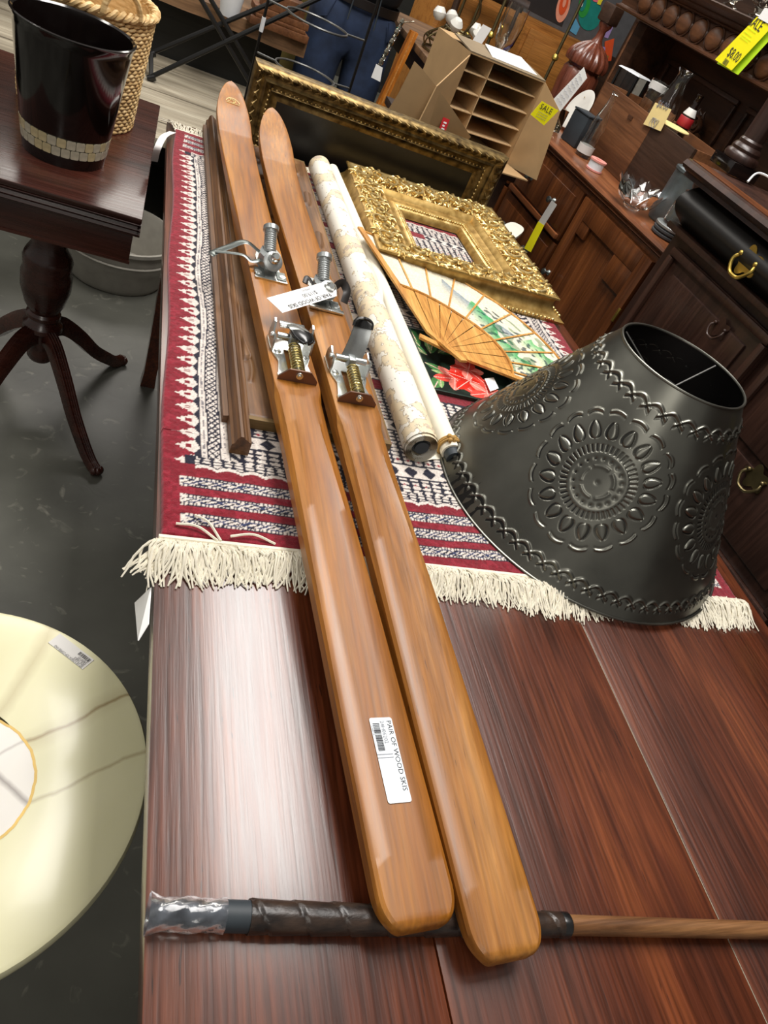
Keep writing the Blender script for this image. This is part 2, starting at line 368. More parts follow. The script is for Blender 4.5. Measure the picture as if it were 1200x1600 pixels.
# onyx: pale green-yellow stone with tan veins
def stone(name, base, base2, vein, lines, amp, rough):
    """polished stone; lines: veins as (point, point, half width, strength) in the slab plane"""
    m, nt, b = mat(name); mp = coords(nt, use='World')
    n = nd(nt, 'ShaderNodeTexNoise'); n.inputs['Scale'].default_value = 4; n.inputs['Detail'].default_value = 6; n.inputs['Distortion'].default_value = .8; nt.links.new(mp.outputs[0], n.inputs[0])
    n2 = nd(nt, 'ShaderNodeTexNoise'); n2.inputs['Scale'].default_value = 14; n2.inputs['Detail'].default_value = 6; nt.links.new(mp.outputs[0], n2.inputs[0])
    col = ramp(nt, n.outputs[0], [(.3, base), (.7, base2)]).outputs[0]
    for (p, q, w, st) in lines:
        p, q = np.array(p), np.array(q); d = nrm(q - p); nv = (-d[1], d[0], 0)
        dp = nd(nt, 'ShaderNodeVectorMath', operation='DOT_PRODUCT'); nt.links.new(mp.outputs[0], dp.inputs[0]); dp.inputs[1].default_value = nv
        ad = nd(nt, 'ShaderNodeMath', operation='MULTIPLY_ADD'); nt.links.new(n2.outputs[0], ad.inputs[0]); ad.inputs[1].default_value = amp; nt.links.new(dp.outputs['Value'], ad.inputs[2])
        sb_ = nd(nt, 'ShaderNodeMath', operation='SUBTRACT'); nt.links.new(ad.outputs[0], sb_.inputs[0]); sb_.inputs[1].default_value = float(p @ np.array(nv[:2])) + amp * .5
        ab = nd(nt, 'ShaderNodeMath', operation='ABSOLUTE'); nt.links.new(sb_.outputs[0], ab.inputs[0])
        mr = nd(nt, 'ShaderNodeMapRange'); nt.links.new(ab.outputs[0], mr.inputs[0]); mr.inputs[1].default_value = 0; mr.inputs[2].default_value = w; mr.inputs[3].default_value = st; mr.inputs[4].default_value = 0
        col = mixc(nt, mr.outputs[0], col, vein)
    nt.links.new(col, b.inputs['Base Color']); b.inputs['Roughness'].default_value = rough; b.inputs['Coat Weight'].default_value = .15; b.inputs['Coat Roughness'].default_value = .1
    b.inputs['Subsurface Weight'].default_value = .08; b.inputs['Subsurface Radius'].default_value = (.02, .02, .01)
uz = lambda x, y: U(x, y, z=.52)[:2]
stone('onyx', S(206, 203, 164), S(222, 218, 184), S(140, 118, 78), [(uz(45, 1155), uz(205, 1085), .004, .8), (uz(45, 1160), uz(205, 1080), .018, .25), (uz(60, 1250), uz(222, 1176), .004, .5), (uz(0, 1110), uz(60, 1015), .014, .35)], .020, .26)
stone('white_marble', S(212, 208, 200), S(230, 228, 222), S(110, 100, 96), [(uz(0, 1218), uz(50, 1265), .006, .7), (uz(0, 1180), uz(50, 1150), .003, .4)], .014, .3)
plain('gilt_ring', S(190, 160, 90), .5, .3)
# antique map paper: cream sea, tan lands with inked coasts
m, nt, b = mat('map_paper'); mp = coords(nt, use='World'); n = nd(nt, 'ShaderNodeTexNoise'); n.inputs['Scale'].default_value = 9; n.inputs['Detail'].default_value = 7; n.inputs['Roughness'].default_value = .62; nt.links.new(mp.outputs[0], n.inputs[0])
land = ramp(nt, n.outputs[0], [(.0, S(228, 224, 212)), (.515, S(228, 224, 212)), (.52, S(128, 112, 92)), (.53, S(214, 200, 172)), (.60, S(226, 208, 174)), (.605, S(176, 156, 128)), (.615, S(190, 176, 160)), (1, S(196, 184, 168))])
n2 = nd(nt, 'ShaderNodeTexNoise'); n2.inputs['Scale'].default_value = 1; n2.inputs['Detail'].default_value = 1; mp2 = coords(nt, (260, 90, 260), use='World'); nt.links.new(mp2.outputs[0], n2.inputs[0]); ink = ramp(nt, n2.outputs[0], [(.71, 0.0), (.75, .7)])
nt.links.new(mixc(nt, ink.outputs[0], land.outputs[0], S(70, 62, 56)), b.inputs['Base Color']); b.inputs['Roughness'].default_value = .6
# wicker
m, nt, b = mat('wicker'); mp = coords(nt, (40, 40, 160)); n = nd(nt, 'ShaderNodeTexNoise'); n.inputs['Scale'].default_value = 1; n.inputs['Detail'].default_value = 4; nt.links.new(mp.outputs[0], n.inputs[0])
r = ramp(nt, n.outputs[0], [(.3, S(176, 138, 84)), (.5, S(214, 180, 124)), (.7, S(236, 208, 156))]); nt.links.new(r.outputs[0], b.inputs['Base Color']); b.inputs['Roughness'].default_value = .6; bump(nt, b, n.outputs[0], .5, .001)
# dark leather grip wrap
m, nt, b = mat('grip_leather'); mp = coords(nt, (40, 90, 90)); n = nd(nt, 'ShaderNodeTexNoise'); n.inputs['Scale'].default_value = 1; n.inputs['Detail'].default_value = 5; nt.links.new(mp.outputs[0], n.inputs[0])
r = ramp(nt, n.outputs[0], [(.35, S(28, 21, 18)), (.7, S(66, 50, 40))]); nt.links.new(r.outputs[0], b.inputs['Base Color']); b.inputs['Roughness'].default_value = .33; bump(nt, b, n.outputs[0], .6, .002)
plain('cloudy_plastic', S(150, 156, 166), .18, noise=.5, nscale=60, bmp=.0012, coat=.3, trans=.82)
plain('seam_dirt', S(150, 138, 120), .8)
attrmat('rug_pile', .95, .0015, 700, sheen=.3, spec=.1); attrmat('fan_paper', .7, 0, 200); attrmat('tray_paint', .35, 0, 200)
# ---------------------------------------------------------------- the setting
tag(MB().box((-4, -2.5, -.1), (3.2, 7.2, 0)).build('floor', 'concrete'), 'dark grey stained concrete floor', kind='structure')
tag(MB().box((2.75, -2.5, 0), (2.85, 7.2, 3.9)).build('wall_right', 'dark_crate_wood'), 'dark brown wall behind the cabinets', kind='structure')
tag(MB().box((-4, 7.0, 0), (2.75, 7.1, 3.9)).build('wall_back', 'black_wall_wood'), 'dark far wall of the shop', kind='structure')
TZ = .76
# ---------------------------------------------------------------- dining table
tb = thing('dining_table', (.6, .85, 0), 'long reddish mahogany dining table carrying the rug and the skis', 'table')
seams = [.095, .351, .703, 1.12]
for i in range(3):
    a, b_ = seams[i] + (.0006 if i else 0), seams[i + 1] - (.0006 if i < 2 else 0)
    MB().box((a, -.38, TZ - .026), (b_, 2.08, TZ), bev=.0022).build('table_board', 'mahogany', tb)
MB().box((.7024, -.36, TZ - .02), (.7036, 2.06, TZ - .0005)).build('seam_dust', 'seam_dirt', tb, ang=0)
for (x0, x1, y0, y1) in ((.125, .147, -.33, 2.03), (1.07, 1.092, -.33, 2.03), (.125, 1.09, -.33, -.308), (.125, 1.09, 2.01, 2.03)):
    MB().box((x0, y0, TZ - .11), (x1, y1, TZ - .0265)).build('apron', 'mahogany', tb)
for sx, x in ((-1, .17), (1, 1.045)):
    for sy, y in ((-1, -.28), (1, 1.965)):
        st = []
        for z, w, k in ((TZ - .026, .033, 0), (.6, .033, 0), (.45, .028, .2), (.2, .022, .45), (.05, .019, .75), (0, .022, 1.0)):
            cx, cy = x + sx * .004 * k, y + sy * .004 * k; st.append([(cx - w, cy - w, z), (cx + w, cy - w, z), (cx + w, cy + w, z), (cx - w, cy + w, z)])
        m = MB().grid(st, cv=True, flip=True); n0 = len(m.v); m.f.append((n0 - 4, n0 - 3, n0 - 2, n0 - 1)); m.build('leg', 'mahogany', tb, ang=30)
# price card hanging from the table's left edge
pc = thing('price_card', (.088, .57, TZ - .12), 'blank-backed white price card hanging off the left edge of the dining table', 'tag')
A = U(236, 918, x=.092); B = U(232, 975, x=.091); C_ = U(216, 1001, x=.082); D = U(211, 942, x=.080)
m = MB(); q = np.array([[A, D], [B, C_]]); nn = nrm(np.cross(q[1, 0] - q[0, 0], q[0, 1] - q[0, 0])) * .0006
m.grid(q + nn); m.grid(q - nn, flip=True); ri = [0, 2, 3, 1]; m.f += [(ri[k], ri[(k + 1) % 4], ri[(k + 1) % 4] + 4, ri[k] + 4) for k in range(4)]; m.build('card', 'paper_white', pc, ang=0)
m = MB(); m.tube([A * .7 + D * .3, (A + (.094, .60, TZ - .01)) / 2 + (0, .01, 0), (.0935, .6, TZ - .02)], .0006, 5); m.build('string', 'fringe_cotton', pc)
# ---------------------------------------------------------------- rug
rug = thing('rug', (.58, 1.3, TZ), 'red, navy and white woven rug with cream fringe spread on the dining table', 'rug')
X0, X1, Y0, Y1 = .0975, 1.072, .603, 2.0
nx, ny = 500, 720
gx = np.linspace(X0, X1, nx); gy = np.linspace(Y0, Y1, ny); GX, GY = np.meshgrid(gx, gy, indexing='ij')
RED = np.array(S(122, 24, 38)[:3]); RED2 = np.array(S(138, 32, 48)[:3]); WHT = np.array(S(214, 204, 196)[:3]); NAV = np.array(S(30, 30, 46)[:3]); BLU = np.array(S(54, 62, 96)[:3]); GRY = np.array(S(120, 116, 120)[:3])
def rug_colors(x, y):
    c = np.empty(x.shape + (3,)); c[:] = RED; c[vnoise(x * 160, y * 160, 3) > .62] = RED2
    xm = np.minimum(x - X0, X1 - x) + .002 * np.sin(y * 21)          # distance from a long side
    ym = np.minimum(y - Y0, Y1 - y) + .002 * np.sin(x * 17)          # distance from an end
    def put(mask, col): c[mask] = col
    # dense woven geometry of the field
    def weave(u, v, s):
        a = (np.abs(((u / s) % 2) - 1) + np.abs(((v / s) % 2) - 1)); b2 = ((u / s * 1.5).astype(int) + (v / s * 1.5).astype(int)) % 2
        k = np.abs(np.sin(u * PI / s * .5) * np.sin(v * PI / s)) + .45 * vnoise(u / s * 3, v / s * 3, 5)
        return k > .60, a < .38
    field = (xm > .108) & (ym > .150)
    w, d = weave(x, y, .0095); put(field, NAV); put(field & w, WHT); put(field & d & (vnoise(x * 40, y * 40, 9) > .55), RED2)
    for k in range(5):                                               # stripes inside the field
        yy = .20 + k * .115; m_ = field & (np.abs(ym - yy) < .013); put(m_, WHT); put(m_ & (np.abs(((x * 60) % 2) - 1) + np.abs(ym - yy) * 60 < .75), NAV)
        m_ = field & (np.abs(ym - yy) < .017) & (np.abs(ym - yy) > .013); put(m_, NAV)
    for yy in (.20, .32, .43):
        far = (xm > .30) & ((y > 1.3) | (yy > .4)); m_ = far & (np.abs(ym - yy) < .014); put(m_, RED); m_ = far & (np.abs(ym - yy - .018 - .003 * np.abs(np.sin(x * 110))) < .003); put(m_, WHT)
    # long side bands, outside in
    side = (xm < .1075) & (ym > .118)
    zz = np.abs(((y * 66) % 2) - 1)                                   # zigzag 0..1
    t = (xm - .0095) / .0345; jag = .05 * np.sign(np.sin(t * 2 * PI * 3.5))
    m_ = side & (t > 0) & (t < 1); put(m_ & (t > .20 + .85 * zz + jag * (zz > .12)), WHT); put(m_ & (t > .62) & (zz < .30) & (t < .86) & (np.abs(zz - .12) < .1), RED)
    m_ = side & (xm >= .043) & (xm < .0515); put(m_, WHT); put(m_ & ((xm - .043) / .0085 > 1 - zz * 1.05), NAV)
    put(side & (xm >= .0505) & (xm < .0525), NAV)
    m_ = side & (xm >= .0525) & (xm < .061); put(m_, WHT); put(m_ & (np.abs(xm - .0567) < .0013) & (vnoise(x * 10, y * 500, 4) > .45), GRY)
    put(side & (xm >= .061) & (xm < .0632), NAV)
    m_ = side & (xm >= .0632) & (xm < .0785); put(m_, WHT); s5 = np.abs(((y * 170) % 2) - 1) + np.abs((((xm - .0632) * 200) % 2) - 1); put(m_ & ((s5 > .75) & (s5 < 1.35)), NAV)
    put(side & (xm >= .0785) & (xm < .0808), NAV)
    m_ = side & (xm >= .0808) & (xm < .0915); put(m_, WHT); put(m_ & (np.abs(xm - .086) < .0013) & (vnoise(x * 10, y * 500, 14) > .5), GRY)
    put(side & (xm >= .0915) & (xm < .094), NAV)
    m_ = side & (xm >= .094); put(m_, NAV); put(m_ & (((y * 52 + xm * 40) % 1) < .5), WHT)
    # end bands
    ins = (xm > .024)
    for a in (.0215, .0555, .0895):
        m_ = ins & (ym > a) & (ym < a + .0205); put(m_, NAV); mid = np.abs(ym - a - .01025)
        put(m_ & (mid > .0055) & (mid < .0088) & (((x * 190) % 1) < .62), WHT)
        k = np.abs(np.sin(x * 110)) * .005; w2 = np.abs(np.sin(x * 330 + ym * 1100)) + .5 * vnoise(x * 330, y * 330, 8)
        put(m_ & (mid < .0052) & (w2 > .80), WHT); put(m_ & (mid < .0052) & (np.abs(mid - k) < .001), BLU); put(m_ & (xm < .032) & (vnoise(x * 400, y * 400, 6) > .4), WHT)
    end = (xm > .03)
    sc = .124 + .006 * np.abs(np.sin(x * 92))
    put(end & (ym > .116) & (ym < .152), RED); put(end & (ym > sc) & (ym < .152), WHT); put(end & (ym > sc + .006) & (ym < .152), NAV); w, d = weave(x * 1.2, y * 1.7, .009); put(end & (ym > sc + .008) & (ym < .152) & w & (xm > .045), WHT)
    put((xm <= .045) & (ym > .116) & (ym < .135), RED)
    return c
C0 = rug_colors(GX, GY) * (.82 + .36 * vnoise(GX * 420, GY * 420, 12))[..., None]
hz = TZ + .008 + .0012 * vnoise(GX * 300, GY * 300, 2) + .0016 * vnoise(GX * 9, GY * 9, 3)
P = np.stack([GX + .014 * (GY - Y0) / 1.4 * np.clip(1 - (GX - X0) / .5, 0, 1) + .0025 * np.sin(GY * 13) * (GX < X0 + .2), GY + .003 * np.sin(GX * 11) * (GY < Y0 + .2), hz], -1)
for sl in ((0, slice(None)), (nx - 1, slice(None)), (slice(None), 0), (slice(None), ny - 1)): P[sl][..., 2] = TZ + .0008
np_grid('woven_pile', P, 'rug_pile', rug, colors=C0)
def fringe(ya, sgn, n, name, z0=TZ + .007):
    m = MB()
    for i in range(n):
        t = (i + random.random()) / n; x = X0 - .004 + t * (X1 - X0 + .014); cl = math.sin(x * 46) * .6 + math.sin(x * 97 + 1) * .5; sk = .014 if sgn < 0 and x < .4 else 0
        L = .056 + random.uniform(-.014, .012) + .007 * math.sin(x * 21); dx = .018 * cl + random.uniform(-.02, .02) - (.004 if x < X0 + .05 else 0); cu_ = random.uniform(-.012, .012)
        y = ya - sgn * random.uniform(0, .004) + sgn * .003 * math.sin(x * 11) * -1
        h = random.uniform(.002, .013); pts = []
        for s in (0, .18, .38, .58, .8, 1.0):
            pts.append((x + sk + dx * s ** 1.3 + cu_ * math.sin(s * PI) + random.uniform(-.001, .001), y - sgn * L * s * (1 - .15 * abs(dx) / .03), max(TZ + .0016, z0 + .004 * math.sin(s * PI) + h * math.sin(min(1, s * 1.5) * PI) * .7 - .0055 * s)))
        m.tube(pts, [.0013, .0014, .0013, .0013, .0012, .0009], 4, cap=False)
    m.tube([(X0 + (.014 if sgn < 0 else 0) * (1 - k / 40) + (X1 - X0) * k / 40, ya, TZ + .006) for k in range(41)], .0042, 6)
    tag(m.build(name, 'fringe_cotton', rug), 'cream cotton fringe', kind='stuff')
fringe(Y0, 1, 1500, 'fringe'); fringe(Y1, -1, 500, 'fringe')
m = MB()
for (px, py, qx, qy) in ((275, 818, 340, 845), (305, 805, 345, 845), (360, 838, 430, 850)):
    a = U(px, py, z=TZ + .013); b_ = U(qx, qy, z=TZ + .01); m.tube(bez([a, (a + b_) / 2 + (0, .006, .004), b_], 5), .0017, 5)
m.build('loose_thread', 'fringe_cotton', rug)
rt = thing('rug_tag', tuple(U(255, 225, z=TZ)), 'curled white paper tag on the far left corner of the rug', 'tag')
ctr = [U(270, 206, z=TZ + .012), U(256, 213, z=TZ + .03), U(246, 232, z=TZ + .015), U(241, 252, z=TZ - .03)]
cl = bez(ctr, 6); m = MB(); w_ = np.array([.008, .003, 0]); m.grid(np.stack([cl - w_, cl + w_], 1)); m.grid(np.stack([cl - w_, cl + w_], 1) - [0, 0, .0006], flip=True); m.build('paper_strip', 'paper_white', rt)
# ---------------------------------------------------------------- round onyx side table
oz = .52; oc = np.array([-.104, .430]); ort = .234
ot = thing('round_side_table', (oc[0], oc[1], 0), 'round pale onyx topped side table with white marble centre beside the dining table', 'table')
m = MB(); pr = [(.088, oz - .022), (ort - .008, oz - .022), (ort - .001, oz - .018), (ort, oz - .008), (ort - .003, oz - .002), (ort - .008, oz), (.0895, oz)]
m.lathe(pr, 96, rotz((oc[0], oc[1], 0), 0), cap=False); m.build('onyx_top', 'onyx', ot)
MB().lathe([(.0, oz - .02), (.0868, oz - .02), (.0868, oz + .0002), (0, oz + .0002)], 64, rotz((oc[0] + .016, oc[1] - .014, 0), 0)).build('marble_inlay', 'white_marble', ot)
m = MB(); th = np.linspace(0, 2 * PI, 120, endpoint=False); wob = .0004 * np.sin(th * 17) + .0003 * np.sin(th * 41 + 1)
m.grid(np.stack([np.stack([oc[0] + .016 + (.0862 + wob) * np.cos(th), oc[1] - .014 + (.0862 + wob) * np.sin(th), np.full(120, oz + .0004)], -1), np.stack([oc[0] + .016 + (.0895 + wob) * np.cos(th), oc[1] - .014 + (.0895 + wob) * np.sin(th), np.full(120, oz + .0004)], -1)], 1), cu=True, flip=True)
m.build('inlay_ring', 'gilt_ring', ot)
MB().lathe([(.10, oz - .034), (.115, oz - .03), (.115, oz - .0225), (.0, oz - .0225)], 40, rotz((oc[0], oc[1], 0), 0)).build('top_plate', 'antique_brass', ot)
MB().lathe([(.03, 0.02), (.022, .06), (.016, .12), (.024, .2), (.030, .25), (.018, .30), (.016, .4), (.028, .46), (.06, oz - .034)], 28, rotz((oc[0], oc[1], 0), 0)).build('pedestal', 'antique_brass', ot)
for k in range(3):
    a = .35 + k * 2 * PI / 3; dx, dy = math.cos(a), math.sin(a)
    MB().tube(bez([(oc[0] + dx * r_, oc[1] + dy * r_, z_) for r_, z_ in ((.015, .10), (.07, .09), (.13, .045), (.175, .018), (.2, .013))], 5), np.linspace(.016, .010, 21), 8).build('foot', 'antique_brass', ot)
# sticker on the onyx top
st = thing('price_sticker', (*U(112, 1018, z=oz)[:2], oz), 'white barcode sticker on the round onyx table top', 'sticker')
q = [U(*p, z=oz) for p in ((75, 1005), (129, 1047), (147, 1031), (96, 993))]
ex = nrm(q[1] - q[0]); Ms = frame((q[0] + q[2]) / 2, ex, (0, 0, 1)); Lx = np.linalg.norm(q[1] - q[0]) / 2; Ly = np.linalg.norm(q[3] - q[0]) / 2
MB().box((-Lx, -Ly, .0001), (Lx, Ly, .0009), Ms).build('label_paper', 'sticker_grey', st)
Mt = Ms @ np.diag([-1, -1, 1, 1.0]); Mt[:3, 3] += (0, 0, .0012)
def at(M, x, y, z=0): M = np.array(M); M[:3, 3] = M[:3, 3] + M[:3, 0] * x + M[:3, 1] * y + M[:3, 2] * z; return M
text('lettering', 'SET OF 3 ONYX TOP COFFEE AND', .0052, at(Mt, -Lx * .92, Ly * .78), 'ink', st, stretch=.62); text('lettering', 'SIDE TABLE', .0052, at(Mt, -Lx * .92, Ly * .42), 'ink', st, stretch=.7); text('lettering', '24J00101', .0052, at(Mt, -Lx * .92, Ly * .06), 'ink', st, stretch=.8)
def barcode(M, w, h, n, parent, seed=3, mat_='ink'):
    r_ = random.Random(seed); m = MB(); x = 0; 
    while x < w:
        k = r_.choice([.4, .4, .8, 1.2]) * w / n; m.box((x, 0, 0), (min(w, x + k), h, .00012), M); x += k + r_.choice([.5, .5, .9]) * w / n
    return m.build('barcode', mat_, parent, ang=0)
barcode(at(Mt, -Lx * .92, -Ly * .75), Lx * .62, Ly * .55, 22, st)
# ---------------------------------------------------------------- skis
def make_ski(label, tail, tip, zt, matn, worn):
    """zt: list of (s fraction, height of the top face)"""
    tail = np.array(tail); tip = np.array(tip); d = tip - tail; L = np.linalg.norm(d); d /= L; n = np.array([d[1], -d[0]])      # n points to +x side
    root = thing('wooden_ski', (tail[0] + d[0] * .7, tail[1] + d[1] * .7, TZ + .03), label, 'ski', 'pair of wooden skis')
    S_ = np.concatenate([np.array([0, .001, .0025, .005, .008, .012, .016, .020, .025, .030, .035, .042]), np.linspace(.05, L - .22, 150), np.linspace(L - .215, L, 34)])
    zs, zv = zip(*zt)
    rows = []
    def env(s):
        u = s / L
        hw = np.interp(u, [0, .1, .35, .55, .8, .92, 1], [.0395, .0395, .0372, .0362, .0385, .0415, .042])
        if s < .030: hw -= .0195 * (1 - math.sqrt(max(0, 1 - ((.030 - s) / .030) ** 2)))
        if s > L - .17: t = (s - (L - .17)) / .17; hw *= max(.06, (1 - t ** 2.1) ** .62)
        th = np.interp(u, [0, .02, .15, .33, .36, .66, .72, .9, 1], [.011, .017, .020, .026, .031, .030, .022, .013, .009])
        z = np.interp(u, zs, zv)
        if s < .009: z -= .0065 * (1 - math.sqrt(max(0, 1 - ((.009 - s) / .009) ** 2)))
        bev = np.interp(u, [0, .03, .20, .33, .372, .385, .64, .68, .8, 1], [.006, .0055, .009, .019, .016, .0012, .0012, .006, .003, .002])
        bz = np.interp(u, [0, .05, .2, .33, .372, .385, .64, .68, .8, 1], [.006, .005, .007, .014, .011, .001, .001, .004, .002, .002])
        return hw, th, z, bev, bz
    zsm = np.array([env(s)[2] for s in S_]); k = np.ones(9) / 9; zp = np.convolve(np.pad(zsm, 4, 'edge'), k, 'valid'); zp[:14] = zsm[:14]
    for s, z in zip(S_, zp):
        hw, th, _, bev, bz = env(s); dish = np.interp(s / L, [.0, .1, .3, .37], [0, .0004, .0012, 0])
        sec = [(-hw, -th), (-hw, -bz * 1.0), (-hw + bev * .35, -bz * .35), (-hw + bev, 0), (-hw * .4, -dish), (0, -dish * 1.4), (hw * .4, -dish), (hw - bev, 0), (hw - bev * .35, -bz * .35), (hw, -bz), (hw, -th)]
        c = tail + d * s
        rows.append([(c[0] + n[0] * a, c[1] + n[1] * a, z + b_) for a, b_ in sec])
    rows = np.array(rows); m = MB(); m.grid(rows, cv=True, flip=False); N = rows.shape[1]
    m.f.append(tuple(range(N))); m.f.append(tuple((len(rows) - 1) * N + j for j in range(N - 1, -1, -1)))
    body = m.build('ski_body', matn, root, ang=28)
    def at_s(s, a=0.0, h=0.0):
        """matrix on the top face: x across, y along to the tip"""
        c = tail + d * s; z = np.interp(s, S_, zp); z2 = np.interp(s + .02, S_, zp); fy = nrm((d[0] * .02, d[1] * .02, z2 - z)); fx = nrm((n[0], n[1], 0)); fz = np.cross(fx, fy)
        M = np.eye(4); M[:3, 0], M[:3, 1], M[:3, 2] = fx, fy, fz; M[:3, 3] = np.array([c[0], c[1], z]) + fx * a + fz * h; return M
    return root, at_s, L
skiL, aL, LL = make_ski('darker honey wooden ski nearer the marble table, with barcode sticker and crest on its tip', (.3225, .148), (.2275, 2.062), [(0, .804), (.1, .811), (.32, .829), (.45, .832), (.62, .836), (.8, .842), (.88, .852), (.94, .872), (1, .905)], 'ski_wood', 0)
skiR, aR, LR = make_ski('scuffed wooden ski nearer the tin lampshade, its heel lever standing up', (.4045, .116), (.327, 1.975), [(0, .803), (.1, .812), (.32, .835), (.45, .840), (.62, .840), (.8, .842), (.88, .852), (.94, .872), (1, .902)], 'ski_wood_worn', 1)
# toe piece: lugged plate, housing with knurled spring barrel, strap
def toe_piece(root, A, s, bar=False, strap=False, nm='toe_binding'):
    M = A(s); piece = MB(M).prism([(-.030, -.052), (.030, -.052), (.030, -.044), (.020, -.044), (.020, .03), (.014, .055), (-.014, .055), (-.020, .03), (-.020, -.044), (-.030, -.044)], .0002, .0028).build(nm, 'chrome', root)
    MB(M).prism([(-.019, -.004), (-.010, -.022), (.010, -.022), (.019, -.004), (.019, .012), (.012, .03), (-.012, .03), (-.019, .012)], .003, .024).build('toe_housing', 'zinc', piece)
    MB().lathe([(0, 0), (.0165, 0), (.0175, .003), (.0175, .008), (.0130, .010)], 24, frame(at(M, 0, -.020, .020)[:3, 3], M[:3, 0], -M[:3, 1] * .75 + M[:3, 2] * .66)).build('adjuster_ring', 'zinc', piece)
    ax = frame(at(M, 0, -.016, .022)[:3, 3], M[:3, 0], -M[:3, 1] * .75 + M[:3, 2] * .66)
    MB().lathe([(.0105, .0), (.0105, .018), (.008, .020), (.0075, .027), (.005, .031), (0, .031)], 20, ax).build('adjuster_screw', 'chrome', piece)
    ax2 = frame(at(M, 0, .012, .020)[:3, 3], M[:3, 0], M[:3, 1] * .8 + M[:3, 2] * .6)
    pr = [(.010, 0)]
    for k in range(9): pr += [(.0118, .004 + k * .0042), (.0108, .006 + k * .0042)]
    pr += [(.0118, .043), (.0145, .044), (.0145, .052), (.012, .054), (0, .054)]
    MB().lathe(pr, 20, ax2).build('knurled_barrel', 'zinc', piece)
    for sx in (-1, 1):
        MB().lathe([(0, .0048), (.0062, .0048), (.0075, .0036), (.0075, .0028)], 14, at(M, sx * .0225, -.034)).build('screw_head', 'chrome', piece)
        MB(M).prism([(sx * .020 - .0085, -.046), (sx * .020 + .0085, -.046), (sx * .020 + .0085, -.018), (sx * .020 - .0085, -.018)][::1], .0028, .0040).build('lug_plate', 'steel_dark', piece)
    if bar: MB(M).box((-.032, -.058, .001), (.032, -.049, .006), bev=.0015).build('lug_bar', 'chrome', piece)
    p = [at(M, *q)[:3, 3] for q in (((-.017, .018, .016), (-.045, .022, .026), (-.075, .010, .014), (-.098, -.002, .004), (-.104, -.006, -.001)) if strap else ((.017, .0, .018), (.032, .008, .030), (.043, -.002, .022), (.040, -.018, .006)))]
    MB().tube(bez(p, 6), .0075, 8, flat=.16, updir=(0, 0, 1) if strap else M[:3, 1]).build('retaining_strap', 'steel_dark' if strap else 'leather_strap', piece)
    p = [at(M, *q)[:3, 3] for q in (((-.017, -.004, .012), (-.034, -.014, .010), (-.052, -.006, .014), (-.098, -.002, .006)) if strap else ((-.017, .004, .014), (-.030, .012, .022), (-.036, .000, .016)))]
    MB().tube(bez(p, 6), .005, 8, flat=.3).build('retaining_strap', 'steel_dark' if strap else 'leather_strap', piece)
    return piece
toe_piece(skiL, aL, 1.092, strap=True); toe_piece(skiR, aR, 1.056, bar=True)
